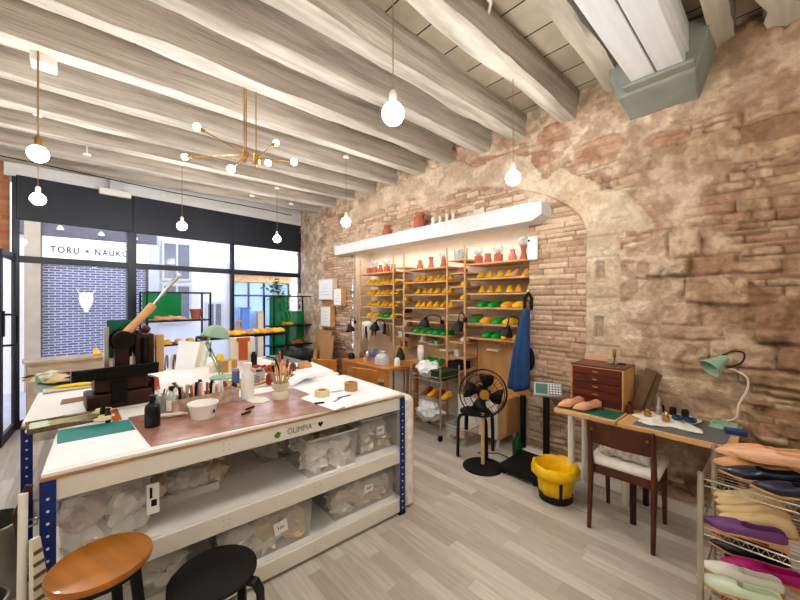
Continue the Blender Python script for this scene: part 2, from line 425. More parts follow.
# ------------------------------------------------------------------ the stone wall
NY0, NY1, NZT = 1.79, 4.98, 2.43      # niche opening
def smooth(a, b, x):
    t = np.clip((x-a)/(b-a), 0, 1); return t*t*(3-2*t)
def masonry(Y, Z, hmin, hmax, wmin, wmax, warp, seed):
    rs = np.random.RandomState(seed)
    Zw = Z+(fbm(Y*1.6, Z*1.6, seed+50)-.5)*warp*2+(fbm(Y*6, Z*6, seed+60)-.5)*warp*.5
    Yw = Y+(fbm(Y*3+40, Z*3, seed+70)-.5)*warp*1.6+(fbm(Y*9+40, Z*9, seed+71)-.5)*warp*.5
    rb = [-.5]
    while rb[-1] < 4.4: rb.append(rb[-1]+rs.uniform(hmin, hmax))
    rb = np.array(rb); ri = np.clip(np.searchsorted(rb, Zw)-1, 0, len(rb)-2)
    dr = np.minimum(Zw-rb[ri], rb[ri+1]-Zw)
    ids = np.zeros(Y.shape, int); dc = np.zeros(Y.shape)
    for r in range(len(rb)-1):
        cb = [-2.5-rs.rand()*.4]
        while cb[-1] < 8: cb.append(cb[-1]+rs.uniform(wmin, wmax))
        cb = np.array(cb); k = ri == r
        if not k.any(): continue
        yy = Yw[k]; ci = np.clip(np.searchsorted(cb, yy)-1, 0, len(cb)-2)
        dc[k] = np.minimum(yy-cb[ci], cb[ci+1]-yy); ids[k] = r*200+ci
    d = 1/np.sqrt(1/np.maximum(dr, 1e-4)**2+1/np.maximum(dc, 1e-4)**2)
    return ids, d
def rnd_id(ids, seed):
    return (np.sin(ids*12.9898+seed*78.233)*43758.5453) % 1.0
step = .0115
ys = np.arange(-1.7, 6.96, step); zs = np.arange(-.02, 3.55, step)
ys[np.argmin(abs(ys-NY0))] = NY0; ys[np.argmin(abs(ys-NY1))] = NY1; zs[np.argmin(abs(zs-NZT))] = NZT
Y, Z = np.meshgrid(ys, zs, indexing='ij')
AC, AR, AS, AH = 3.55, 2.34, 2.17, .84
def inside(rx, rz):
    return ((Y-AC)/rx)**2+((Z-AS)/rz)**2
inarch = np.where(Z > AS, inside(AR, AH) < 1, abs(Y-AC) < AR)
wob = (fbm(Y*2.5+50, Z*2.5, 210, 4)-.5)*.55
inring = np.where(Z > AS, inside(AR+.36, AH+.34) < 1+wob, (abs(Y-AC) < AR+.27)) & ~inarch
# distance to arch edge (approx)
rad = np.sqrt(((Y-AC)/AR)**2+((np.maximum(Z, AS)-AS)/AH)**2)
dedge = np.where(Z > AS, abs(rad-1)*1.1, abs(abs(Y-AC)-AR))
# A: rubble of large stones; B: flatter small courses; C: thin bricks in the arch
idA, dA = masonry(Y, Z, .10, .27, .14, .42, .045, 3)
idB, dB = masonry(Y, Z, .035, .085, .1, .32, .03, 11)
idC, dC = masonry(Y, Z, .042, .056, .18, .31, .008, 21)
lowf = fbm(Y*1.1+3, Z*1.1, 90, 3); fine = fbm(Y*22, Z*22, 91, 4); mid = fbm(Y*6, Z*6, 95, 4)
fill = smooth(.42, .62, fbm(Y*2.7+31, Z*2.7, 180, 4)); mid2 = fbm(Y*13, Z*13, 185, 4)
selB = smooth(.55, .59, fbm(Y*1.7+9, Z*2.2+4, 99, 3))
def relief(ids, d, e, amp, sd):
    r = rnd_id(ids, sd)
    return smooth(0, e, d)*amp*(.45+r*.9)+(r-.5)*amp*.6
hA = relief(idA, dA+fill*.02, .022, .05, 1)+(mid-.5)*.07+(mid2-.5)*.05+(fine-.5)*.03
hB = relief(idB, dB+fill*.006, .010, .034, 2)+(mid-.5)*.04+(mid2-.5)*.03+(fine-.5)*.02
hC = relief(idC, dC, .007, .018, 3)+(mid-.5)*.012+(fine-.5)*.006-.055
h = hA*(1-selB)+hB*selB
def C3(c): return np.array(lin(c)[:3])
def pick(ids, pal, sd):
    P = np.array([C3(c) for c in pal]); r = (rnd_id(ids, sd)*len(pal)).astype(int) % len(pal); return P[r]
palA = [(208, 180, 148), (196, 164, 130), (220, 196, 168), (182, 148, 114), (212, 188, 162), (190, 158, 132), (170, 136, 104)]
palB = [(202, 172, 142), (188, 158, 128), (214, 188, 160), (194, 154, 126), (220, 198, 170)]
palC = [(206, 178, 148), (194, 162, 132), (216, 190, 162), (184, 150, 122), (202, 168, 144)]
colA = pick(idA, palA, 5); colB = pick(idB, palB, 6); colC = pick(idC, palC, 7)
mortA = C3((164, 134, 104)); mortC = C3((150, 120, 94))
def mixc(a, b, t): return a*(1-t[..., None])+b*t[..., None]
colA = mixc(np.broadcast_to(mortA, colA.shape), colA, smooth(.0, .014, dA+fill*.012)); colB = mixc(np.broadcast_to(mortA, colB.shape), colB, smooth(0, .01, dB))
colC = mixc(np.broadcast_to(mortC, colC.shape), colC, smooth(.0, .007, dC))
col = mixc(colA, colB, selB)
# plastered patches
def blob(y, z, ry, rz, sh=.35):
    return smooth(1+sh, 1-sh, np.sqrt(((Y-y)/ry)**2+((Z-z)/rz)**2)+(mid-.5)*1.2)
pl = smooth(.53, .60, fbm(Y*.9+20, Z*1.3+7, 120, 4))*.85
pl = np.maximum(pl, blob(.82, 3.05, .36, .13)); pl = np.maximum(pl, blob(.62, 2.45, .26, .3)*.8)
pl = np.maximum(pl, blob(6.4, 1.9, .7, 1.6)*.8); pl = np.maximum(pl, blob(3.6, 3.3, 2.4, .14)*.9)
pl = np.maximum(pl, blob(.75, 1.35, .5, .16)*.6)
plcol = mixc(np.broadcast_to(C3((222, 202, 178)), col.shape), np.broadcast_to(C3((200, 174, 148)), col.shape), smooth(.35, .65, mid))
h = h*(1-pl)+(.012+(mid-.5)*.02+(fine-.5)*.006)*pl
col = mixc(col, plcol, pl)
# red brick repairs
col = mixc(col, col*0+C3((150, 118, 88)), smooth(.56, .4, mid2)*.45)
for (y, z, ry, rz) in [(.66, 2.87, .15, .05), (1.1, 2.93, .2, .09), (1.75, 3.0, .25, .09), (1.5, 3.2, .14, .12), (2.4, 3.15, .3, .08)]:
    b = blob(y, z, ry, rz, .2); rb_ = pick(idB, [(176, 104, 74), (190, 122, 90), (166, 96, 68)], 9)
    col = mixc(col, mixc(np.broadcast_to(mortA, col.shape), rb_, smooth(0, .01, dB)), b*.6); h = h*(1-b)+hB*b
# right side is warmer ochre, deep cracks
och = smooth(1.1, .1, Y)
col = col*(1-och[..., None]*np.array([.09, .15, .22]))
cr = .6*smooth(.007, .0, abs(fbm(Y*1.3+5, Z*1.9+2, 140, 4)-.5))*smooth(.45, .6, fbm(Y*2+8, Z*2, 150, 3))*(1-pl)*(~inring)
h = h-cr*.035; col = col*(1-.45*cr[..., None])
# ring and pier of dressed stone
ang = np.arctan2(Z-AS, (Y-AC)*AH/AR)
joint = np.where(Z > AS, abs(((ang/0.30) % 1.0)-.5), 0)
jz = np.where(Z <= AS, np.minimum.reduce([abs(Z-k) for k in (.35, .78, 1.2, 1.62, 1.98, 2.16)]), 9)
jr = np.where(Z > AS, (.5-joint)*.30*2.2, jz)
ringo = np.where(Z > AS, abs(inside(AR+.36, AH+.34)-1-wob)*.6, abs(abs(Y-AC)-AR-.27))
dj = np.minimum(np.minimum(jr, dedge), ringo)
hr = .018+smooth(0, .012, dj)*.012+(mid-.5)*.03+(mid2-.5)*.02+(fine-.5)*.012
rc = mixc(np.broadcast_to(C3((214, 198, 170)), col.shape), np.broadcast_to(C3((196, 174, 144)), col.shape), smooth(.3, .7, mid))
rc = rc*(.76+.24*smooth(0, .012, np.minimum(jr, dedge)))[..., None]
rc = mixc(rc, plcol, smooth(1.3, 2.0, Y)*.55)
ring = inring & (Y < 5.2)
h = np.where(ring, hr, h); col = np.where(ring[..., None], rc, col)
# notches in the pier stones
for (y, z, ry, rz) in [(1.09, 1.86, .035, .075), (1.1, 1.36, .035, .09), (1.05, 2.62, .04, .06)]:
    b = smooth(1.15, .85, np.maximum(abs(Y-y)/ry, abs(Z-z)/rz)); h = h-b*.03; col = col*(1-b[..., None]*.25)
# in the arch
bz = smooth(2.5, 2.56, Z)   # above the lintel: rubble with red brick
hb = hB-.05; cb_ = mixc(colB, plcol, smooth(.45, .6, fbm(Y*4, Z*4, 160, 3)))
hi = hC*(1-bz)+hb*bz; ci = mixc(colC, cb_, bz)
low = smooth(1.05, .75, Z)*inarch
hi = hi+(mid-.5)*.05*low; ci = ci*(1-.12*low[..., None])
h = np.where(inarch, hi, h); col = np.where(inarch[..., None], ci, col)
col = col*(.86+.28*fbm(Y*3.3, Z*3.3, 170, 5))[..., None]*(.9+.2*fine)[..., None]
gr_ = col.mean(-1, keepdims=True); col = col*.80+gr_*.20*np.array([1.02, 1.0, .96]); col = np.clip(col*(1.08+.08*smooth(.2, 1.2, Y))[..., None], 0, 1)  # lamplight around the arch painted in: wall colour lightens away from the right end
X = XW-h
hole = (Y[:-1, :-1] > NY0-1e-4) & (Y[1:, :-1] < NY1+1e-4) & (Z[:-1, 1:] < NZT+1e-4)
ny, nz_ = Y.shape
idx = np.arange(ny*nz_).reshape(ny, nz_)
q = np.stack([idx[:-1, :-1], idx[:-1, 1:], idx[1:, 1:], idx[1:, :-1]], -1)[~hole]
me = bpy.data.meshes.new('wall_right')
V = np.stack([X, Y, Z], -1).reshape(-1, 3)
me.vertices.add(len(V)); me.vertices.foreach_set('co', V.ravel())
me.loops.add(q.size); me.loops.foreach_set('vertex_index', q.ravel().astype(np.int32))
me.polygons.add(len(q)); me.polygons.foreach_set('loop_start', (np.arange(len(q))*4).astype(np.int32))
me.update(calc_edges=True)
ca = me.color_attributes.new('Col', 'FLOAT_COLOR', 'POINT')
ca.data.foreach_set('color', np.concatenate([col.reshape(-1, 3), np.ones((len(V), 1))], 1).ravel().astype(np.float32))
me.polygons.foreach_set('use_smooth', np.ones(len(q), bool)); me.validate()
def stone_mat():
    m = bpy.data.materials.new('old_stone'); m.use_nodes = True; nt = m.node_tree; N = nt.nodes; L = nt.links; p = N['Principled BSDF']
    at_ = N.new('ShaderNodeAttribute'); at_.attribute_name = 'Col'
    tc = N.new('ShaderNodeTexCoord'); nz = N.new('ShaderNodeTexNoise'); nz.inputs['Scale'].default_value = 26; nz.inputs['Detail'].default_value = 8; nz.inputs['Roughness'].default_value = .7
    L.new(tc.outputs['Object'], nz.inputs['Vector'])
    r2 = N.new('ShaderNodeValToRGB'); r2.color_ramp.elements[0].position = .25; r2.color_ramp.elements[1].position = .75
    r2.color_ramp.elements[0].color = (.74, .72, .7, 1); r2.color_ramp.elements[1].color = (1.14, 1.14, 1.14, 1)
    L.new(nz.outputs['Fac'], r2.inputs['Fac'])
    mu = N.new('ShaderNodeMixRGB'); mu.blend_type = 'MULTIPLY'; mu.inputs['Fac'].default_value = 1
    L.new(at_.outputs['Color'], mu.inputs['Color1']); L.new(r2.outputs['Color'], mu.inputs['Color2']); L.new(mu.outputs['Color'], p.inputs['Base Color'])
    p.inputs['Roughness'].default_value = .9
    b = N.new('ShaderNodeBump'); b.inputs['Strength'].default_value = .9; b.inputs['Distance'].default_value = .02
    L.new(nz.outputs['Fac'], b.inputs['Height']); L.new(b.outputs['Normal'], p.inputs['Normal'])
    return m
me.materials.append(stone_mat())
wr = bpy.data.objects.new('wall_right', me); COL.objects.link(wr); tag(wr, 'old rubble stone wall with a brick filled arch and dressed stone pier', 'wall', kind='structure')
# niche lining, kept behind the rough front
mb = MB(); XB = 3.82
mb.b2((XB, NY0-.1, 0), (XB+.06, NY1+.1, NZT+.1)).b2((3.5, NY0-.08, 0), (XB, NY0, NZT+.08)).b2((3.5, NY1, 0), (XB, NY1+.08, NZT+.08)).b2((3.47, NY0-.08, NZT), (XB, NY1+.08, NZT+.08))
struct('wall_niche', mb, M['plaster_niche'], 'cream plastered niche under the white lintel that holds the shelves', 'niche')
# lintel
mb = MB(); f = lambda a, b, c: (c, a, b)
mb.prism([(1.56, 2.425), (1.66, 2.37), (5.25, 2.37), (5.25, 2.53), (1.72, 2.56), (1.56, 2.545)], 3.24, 3.5, f=f)
struct('trim_17', mb, M['white_wood'], 'long white painted timber lintel over the shelf niche', 'lintel', bevel=.008)
struct('baseboard_right', MB().b2((3.30, -1.6, 0), (3.42, 1.8, .09)), M['white_paint'], 'low white plinth along the foot of the stone wall', 'baseboard', bevel=.004)
# ------------------------------------------------------------------ shop front
SF = Vector((-.6, 6.4, 0)); SFA = R(6.34)
def sfw(s, t, z=0):      # shop-front coordinates to world
    return (SF.x+s*math.cos(SFA)-t*math.sin(SFA), SF.y+s*math.sin(SFA)+t*math.cos(SFA), z)
SM = [0, 1.16, 2.61, 4.06]
def sroot(name, label):
    o = bpy.data.objects.new(name, None); COL.objects.link(o); o.location = SF; o.rotation_euler = (0, 0, SFA)
    return tag(o, label, 'window', kind='structure')
names = ['window pane bay at the left of the shop front, facing the shutter', 'middle window bay of the shop front', 'right window bay of the shop front, beside the stone wall']
for i in range(3):
    a, b = SM[i], SM[i+1]; wn = sroot('window_%d' % (i+1), names[i])
    mb = MB()
    wv = .035 if i != 1 else .05
    mb.b2((a-.035, -.05, 0), (a+.03, .05, 3.12)) if i == 0 else mb.b2((a+(.0), -.04, 0), (a+wv, .04, 3.12))
    if i == 0: mb.b2((b-.06, -.05, 0), (b, .05, 3.12))
    elif i == 1: mb.b2((b-.02, -.04, 0), (b, .04, 3.12))
    else: mb.b2((b-.06, -.05, 0), (b+.05, .05, 3.12))
    mb.b2((a, -.035, 2.07), (b, .035, 2.15)).b2((a, -.035, 0), (b, .035, .1))
    mb.build('frame', M['frame_metal'], wn, bevel=.004)
    MB().b2((a, -.06, 2.6), (b, .03, 3.14)).build('fascia_panel', M['fascia'], wn, bevel=.006)
    MB().b2((a+.01, -.004, 2.15), (b-.01, .004, 2.6)).build('upper_pane', M['glass'], wn)
    MB().b2((a+.01, -.004, .1), (b-.01, .004, 2.07)).build('lower_pane', M['glass'], wn)
# brick pier above and beside the open door
def brick_mat():
    m = bpy.data.materials.new('old_brick'); m.use_nodes = True; nt = m.node_tree; N = nt.nodes; L = nt.links; p = N['Principled BSDF']
    tc = N.new('ShaderNodeTexCoord'); mp = N.new('ShaderNodeMapping'); mp.inputs['Rotation'].default_value = (R(90), 0, 0)
    L.new(tc.outputs['Object'], mp.inputs['Vector'])
    bt = N.new('ShaderNodeTexBrick'); bt.inputs['Scale'].default_value = 1; bt.inputs['Brick Width'].default_value = .24; bt.inputs['Row Height'].default_value = .06
    bt.inputs['Mortar Size'].default_value = .006; bt.inputs['Color1'].default_value = lin((178, 112, 78)); bt.inputs['Color2'].default_value = lin((204, 150, 108)); bt.inputs['Mortar'].default_value = lin((170, 140, 112))
    L.new(mp.outputs['Vector'], bt.inputs['Vector']); L.new(bt.outputs['Color'], p.inputs['Base Color']); p.inputs['Roughness'].default_value = .9
    return m
o = MB().b2((-2.2, 0, 2.2), (-.05, .35, 3.6)).b2((-2.2, 0, 0), (-1.0, .35, 2.2)).build('wall_front', brick_mat()); o.location = SF; o.rotation_euler = (0, 0, SFA)
tag(o, 'strip of old brick wall above the open door', 'wall', kind='structure')
o = MB().b2((-.1, -.04, 3.12), (4.3, .35, 3.6)).build('wall_front_top', M['white_wood']); o.location = SF; o.rotation_euler = (0, 0, SFA)
tag(o, 'white strip of wall over the shop front', 'wall', kind='structure')
dr = bpy.data.objects.new('door_1', None); COL.objects.link(dr); dr.location = (-.66, 5.70, 0); dr.rotation_euler = (0, 0, R(86))
tag(dr, 'dark metal framed glass door standing open at the left edge', 'door', kind='structure')
MB().b2((0, -.02, 0), (.07, .02, 2.16)).b2((.64, -.02, 0), (.68, .02, 2.16)).b2((0, -.02, 2.08), (.68, .02, 2.16)).b2((0, -.02, 0), (.68, .02, .1)).build('frame', M['frame_metal'], dr, bevel=.004)
MB().b2((.08, -.004, .1), (.63, .004, 2.08)).build('pane', M['glass'], dr)
MB().tube([(.045, -.02, 1.1), (.05, -.09, 1.1), (.08, -.12, 1.12), (.08, -.12, 1.42), (.05, -.09, 1.44), (.045, -.02, 1.44)], .012).b2((.02, -.035, 1.2), (.07, -.02, 1.48)).build('handle', M['black_metal'], dr)

# ------------------------------------------------------------------ the street outside
struct('street_ground', MB().b2((-9, 6.9, -.16), (16, 13, -.12)), mat('paving', (196, 196, 204), .8, scale=2), 'pale paved street outside', 'street')
FY = 9.6
mb = MB()
mb.b2((-6, FY, -.15), (14, FY+.4, 8))
struct('wall_opposite', mb, mat('white_render', (226, 226, 232), .8, var=.06, scale=1.5), 'white rendered facade across the street', 'facade')
# roller shutter with white slat gaps, sign board above, emblem
M['shutter'] = None
def shutter_mat():
    m = bpy.data.materials.new('roller_shutter'); m.use_nodes = True; nt = m.node_tree; N = nt.nodes; L = nt.links; p = N['Principled BSDF']
    tc = N.new('ShaderNodeTexCoord'); mp = N.new('ShaderNodeMapping'); mp.inputs['Rotation'].default_value = (R(90), 0, 0)
    L.new(tc.outputs['Object'], mp.inputs['Vector'])
    bt = N.new('ShaderNodeTexBrick'); bt.inputs['Scale'].default_value = 1; bt.inputs['Brick Width'].default_value = .17; bt.inputs['Row Height'].default_value = .05
    bt.inputs['Mortar Size'].default_value = .009; bt.inputs['Color1'].default_value = lin((60, 66, 104)); bt.inputs['Color2'].default_value = lin((92, 94, 124)); bt.inputs['Mortar'].default_value = lin((190, 194, 218))
    L.new(mp.outputs['Vector'], bt.inputs['Vector']); L.new(bt.outputs['Color'], p.inputs['Base Color']); p.inputs['Roughness'].default_value = .5
    return m
sh = thing('roller_shutter', 'closed blue grey perforated roller shutter with white horned emblem across the street', 'shutter', (-.55, FY-.06, 0))
MB().b2((0, 0, 0), (1.6, .05, 2.28)).build('slats', shutter_mat(), sh)
MB().b2((-.06, -.03, 0), (0, .06, 2.28)).b2((1.6, -.03, 0), (1.66, .06, 2.28)).build('side_rail', M['frame_metal'], sh)
mb = MB(); ff = lambda a, b, c: (a, c, b)
mb.prism([(-.15, .30), (-.24, .5), (-.13, .33), (-.05, .35), (0, .33), (.05, .35), (.13, .33), (.24, .5), (.15, .30), (.16, .12), (.11, -.04), (.06, -.1), (.05, -.2), (-.05, -.2), (-.06, -.1), (-.11, -.04), (-.16, .12)], 0, .01, f=ff)
for sx in (-1, 1): mb.lathe([(.0, 0), (.032, .0), (.032, .004), (0, .004)], 12, (0, 0, 0), 1) if False else mb.box((sx*.06, -.003, .2), (.045, .006, .03), rot=(0, sx*R(20), 0), m=1)
mb.box((0, -.003, .08), (.03, .006, .07), m=1)
e = mb.build('emblem', [M['white_gloss'], M['shutter_gap'] if 'shutter_gap' in M else M['grey_plastic']], sh); e.location = (.62, -.03, 1.5); e.scale = (.7, 1, .75)
sg = thing('shop_sign', 'long white shop sign board with dark spaced lettering above the shutter', 'sign', (-.55, FY-.14, 2.3))
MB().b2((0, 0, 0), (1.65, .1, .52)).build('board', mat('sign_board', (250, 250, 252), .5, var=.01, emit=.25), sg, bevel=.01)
text('lettering', 'TORU × NAUKO', .175, (.70, -.006, .27), (R(90), 0, 0), M['black'], sg, space=1.28, sx=.75, bold=.0035)
for i, (x, z) in enumerate([(-.3, 2.98), (.3, 2.94), (.85, 2.92)]):
    one('sign_spotlight', MB().tube([(0, .1, 0), (0, -.1, .04)], .012).lathe([(.02, .05), (.05, 0), (.055, -.03), (0, -.03)], 14, (0, -.12, 0)), M['white_gloss'], ['leftmost', 'middle', 'rightmost'][i]+' of three small white spotlights above the white shop sign', 'spotlight', (x, FY-.1, z), group='spotlights over the shop sign')
# stone pilaster strips beside the shutter
struct('trim_18', MB().b2((-.78, FY-.2, -.1), (-.57, FY, 4.2)), mat('pilaster', (176, 164, 142), .8, var=.1), 'beige stone pilaster left of the shutter', 'pilaster')
struct('trim_19', MB().b2((-.9, FY-.12, 2.84), (1.25, FY, 3.6)), mat('dark_soffit', (92, 90, 104), .7), 'dark grey facade band above the white shop sign', 'facade band')
struct('trim_20', MB().b2((1.1, FY-.1, 0), (1.3, FY, 2.84)), M['grey_plastic'], 'pale grey edge strip of the white house', 'facade strip')
# facade windows of the white house
def fwin(x0, x1, z0, z1, label):
    t = thing('facade_window', label, 'window', (x0, FY-.04, z0))
    MB().b2((0, 0, 0), (x1-x0, .03, z1-z0)).build('pane', mat('dark_pane', (118, 122, 136), .2, var=.12), t)
    w_, h_ = x1-x0, z1-z0
    MB().b2((-.05, -.02, -.05), (0, .04, h_+.05)).b2((w_, -.02, -.05), (w_+.05, .04, h_+.05)).b2((0, -.02, -.05), (w_, .04, 0)).b2((0, -.02, h_), (w_, .04, h_+.05)).b2((w_/2-.02, -.02, 0), (w_/2+.02, .04, h_)).build('frame', M['grey_plastic'], t)
fwin(1.4, 1.9, 2.1, 2.9, 'grey upper shop window of the white house, above the smaller one')
fwin(1.4, 1.9, 1.1, 1.92, 'grey lower window of the white house across the street')
fwin(2.3, 2.6, .9, 1.5, 'low grey window of the white house, nearest the blue glass shop')
# blue glass shop front with orange band
bs = thing('glass_shopfront', 'blue glass shop front with an orange patterned band and grey canopy across the street', 'shop front', (2.85, FY-.1, 0))
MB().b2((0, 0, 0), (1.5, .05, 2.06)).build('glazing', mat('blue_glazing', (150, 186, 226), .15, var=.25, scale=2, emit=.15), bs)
mb = MB()
for x in (0, .4, .8, 1.15, 1.5): mb.b2((x-.02, -.03, 0), (x+.02, .06, 2.06))
mb.b2((0, -.03, 1.7), (1.5, .06, 1.74)).build('frame', M['frame_metal'], bs)
MB().b2((-.05, -.06, 2.07), (1.55, .08, 2.24)).build('band', mat('orange_band', (230, 158, 84), .6, scale=14, col2=(250, 214, 160)), bs)
MB().b2((-.1, -.3, 2.28), (1.65, .1, 2.55)).build('canopy', M['grey_plastic'], bs, bevel=.02)
for x, c, hgt in ((-.1, (60, 110, 180), 1.5), (.3, (190, 160, 130), 1.4), (.8, (90, 150, 200), 1.6)):
    one('display_stand', MB().b2((-.1, -.06, 0), (.1, .06, hgt)).b2((-.16, -.1, 0), (.16, .1, .06)).b2((-.13, -.08, hgt), (.13, .08, hgt+.03)), mat('display_stand', c, .5), 'slim '+{60: 'blue', 190: 'tan', 90: 'pale blue'}[c[0]]+' display stand before the blue glass shop front', 'display stand', (3.2+x, FY-.3, 0-.12), bevel=.01)

# ------------------------------------------------------------------ lamps
def pendant(u, v, ztop, label, z=2.52, r=.055, power=62, brass=False, xy=None):
    d = F*(z-CAMH)/(300-v) if v else 0
    rr = (u-400)/F
    x, y = xy or (d*(rr*CS+SN), d*(CS-rr*SN))
    t = thing('pendant_lamp', label, 'pendant lamp', (x, y, z), group='bare globe bulb pendants')
    MB().ball((0, 0, 0), r, 20).build('bulb', M['bulb'], t)
    MB().lathe([(.0, .0), (.018, 0), (.02, .05), (.012, .065), (0, .066)], 14, (0, 0, r*.92)).build('socket', M['brass'] if brass else M['white_paint'], t)
    MB().cyl((0, 0, r+.05), (0, 0, ztop-z), .003 if not brass else .006, n=6).build('cord', M['cord'], t)
    MB().lathe([(0, 0), (.03, 0), (.035, -.02), (.0, -.03)][::-1], 14, (0, 0, ztop-z)).build('ceiling_cup', M['white_paint'], t)
    l = bpy.data.lights.new('pendant_light', 'POINT'); l.energy = power; l.color = (1, .97, .94); l.shadow_soft_size = r+.008
    lo = bpy.data.objects.new('pendant_light', l); COL.objects.link(lo); lo.location = (x, y, z)
    return t
pendant(393, 114, 3.5, 'bare globe pendant bulb nearest the viewer, largest one in the middle of the ceiling')
pendant(513, 178, 3.3, 'bare globe pendant bulb closest to the stone wall, hanging from a white conduit')
pendant(346, 222, 3.3, 'bare globe pendant bulb hanging before the left end of the white lintel')
pendant(182, 226, 3.3, 'bare globe pendant bulb hanging before the middle shop front window')
pendant(277, 239, 3.3, 'bare globe pendant bulb hanging before the right shop front window')
pendant(38, 154, 3.3, 'bare globe pendant bulb on a brass stem under the white junction box', brass=True, z=2.58)
pendant(38, 199, 3.3, 'smaller bare globe pendant bulb below and behind the one on the brass stem')
pendant(0, 0, 3.5, 'unseen globe pendant bulb added behind the viewer as fill light', xy=(1.9, -.6), z=2.6, power=75)  # this and the next two: extra pendants out of view, added as fill
pendant(0, 0, 3.5, 'unseen globe pendant bulb added behind the viewer at the left as fill light', xy=(-1.1, -.3), z=2.6, power=80)
pendant(0, 0, 3.5, 'unseen globe pendant bulb added beside the viewer as fill light', xy=(-.9, 1.6), z=2.6, power=75)
ld = bpy.data.lights.new('niche_fill_light', 'AREA'); ld.shape = 'RECTANGLE'; ld.size = 3.0; ld.size_y = .05; ld.energy = 5; ld.color = (1, .97, .93)  # unseen fill light added under the lintel to brighten the niche back wall
lo = bpy.data.objects.new('niche_fill_light', ld); COL.objects.link(lo); lo.location = (3.44, 3.38, 2.35)
lo.rotation_euler = (0, R(-25), 0); ld.size, ld.size_y = .05, 3.0
# brass multi-arm chandelier
def vv(u, v, d):
    r = (u-400)/F
    return Vector((d*(r*CS+SN), d*(CS-r*SN), CAMH+(300-v)*d/F))
hub = vv(250, 158, 2.8)
ch = thing('chandelier', 'brass multi-arm chandelier with small bulbs on thin arms', 'chandelier', hub)
mb = MB()
for dx, dy, z0 in ((-.045, .0, -.02), (-.02, .03, .0), (.04, -.02, -.1)): mb.cyl((dx, dy, z0), (dx, dy, 3.3-hub.z), .005, n=8)
mb.build('rod', M['brass'], ch)
for a_, b_, c_, d_, r_ in ((-.02, .03, .02, .05, .022), (.04, -.02, -.04, .03, .026), (-.045, 0, -.04, -.01, .02)): MB().cyl((a_, b_, c_), (a_, b_, d_), r_).build('hub', M['brass'], ch)
for (u, v, d) in [(197, 127, 2.6), (185, 157, 3.0), (231, 169, 2.5), (268, 163, 2.9), (276, 143, 3.1), (294, 162, 2.75)]:
    p = vv(u, v, d)-hub
    k = Vector((-.02, .03, .03)) if p.x < 0 else Vector((.04, -.02, 0))
    a = MB().cyl(k, p*.93, .005, n=8).cyl(p*.86, p*.97, .014, n=10).build('arm', M['brass'], ch)
    MB().ball(p, .026, 14).build('bulb', M['bulb_small'], a)
    l = bpy.data.lights.new('chandelier_light', 'POINT'); l.energy = 9; l.color = (1, .95, .93); l.shadow_soft_size = .03
    lo = bpy.data.objects.new('chandelier_light', l); COL.objects.link(lo); lo.location = hub+p
# ceiling fittings
one('junction_box', MB().box((0, 0, 0), (.13, .13, .07)), M['white_paint'], 'white square junction box on the ceiling at upper left', 'junction box', (*[vv(44, 14, 2.42)[i] for i in (0, 1)], 3.24), bevel=.01)
one('conduit', MB().cyl((-.8, 1.86, 3.42), (3.0, 1.86, 3.42), .009, n=8), M['white_paint'], 'thin white conduit along the side of the fourth ceiling beam', 'conduit')
one('conduit', MB().tube([(1.2, 1.22, 3.5), (1.9, 1.24, 3.47), (2.05, 1.4, 3.42)], .012, n=8).box((2.08, 1.36, 3.40), (.07, .05, .06)), M['white_paint'], 'thick white conduit and elbow beside the beam above the wall pendant', 'conduit')
one('conduit', MB().cyl((-1, 2.78, 3.45), (2.3, 2.8, 3.45), .008, n=8).box((.9, 2.78, 3.44), (.06, .05, .06)), M['white_paint'], 'thin white conduit with small box behind the chandelier rods', 'conduit')
em = thing('emergency_light', 'white emergency light box hanging over the shop front', 'emergency light', sfw(.95, -.1, 3.12))
em.rotation_euler = (0, 0, SFA)
MB().box((0, 0, .0), (.36, .07, .09)).build('housing', M['white_gloss'], em, bevel=.01)
MB().box((0, 0, .11), (.14, .05, .13)).build('bracket', M['grey_plastic'], em, bevel=.006)
one('track_cable', MB().tube([sfw(-.9+k*.5, -.35, 3.24+.012*math.sin(k)) for k in range(10)], .007), M['black'], 'thin black cable strung under the beams above the shop front', 'cable')
for i, (u, v) in enumerate([(87, 155), (162, 195), (224, 206), (252, 196), (291, 204)]):
    d = F*(3.24-CAMH)/(300-v); p = vv(u, v, d)
    t = thing('ceiling_detector', ['round white detector on a short stem, leftmost of the small white ceiling fittings', 'small white ceiling fitting above the middle window', 'small white ceiling fitting left of the right window mullion', 'small white ceiling fitting between the chandelier and the shop front', 'small white ceiling fitting nearest the stone wall'][i], 'detector', p)
    MB().lathe([(0, -.01), (.035, -.01), (.04, .01), (0, .02)], 16).build('body', M['white_gloss'], t)
    MB().cyl((0, 0, .01), (0, 0, .05 if i else .2), .006, n=8).build('stem', M['white_paint'], t)
p = vv(597, 10, 2.25)
t = thing('spotlight', 'small white clip-on spotlight hanging under the ceiling near the boxed beam', 'spotlight', (p.x, p.y, p.z))
MB().cyl((-.045, 0, -.01), (.045, 0, .015), .018, n=12).build('body', M['white_gloss'], t)
MB().cyl((0, 0, .01), (0, 0, .12), .003, n=6).build('stem', M['black_metal'], t)
p = vv(139, 4, 2.6)
t = thing('spotlight', 'small white spotlight at the top edge over the chandelier side of the ceiling', 'spotlight', (p.x, p.y, 3.66-.1))
t.location = (vv(139, 4, 2.3).x, vv(139, 4, 2.3).y, 3.5)
MB().cyl((-.03, 0, -.03), (.03, 0, .0), .025, n=12).build('body', M['white_gloss'], t)
MB().cyl((0, 0, 0), (0, 0, .04), .006, n=6).build('stem', M['white_paint'], t)
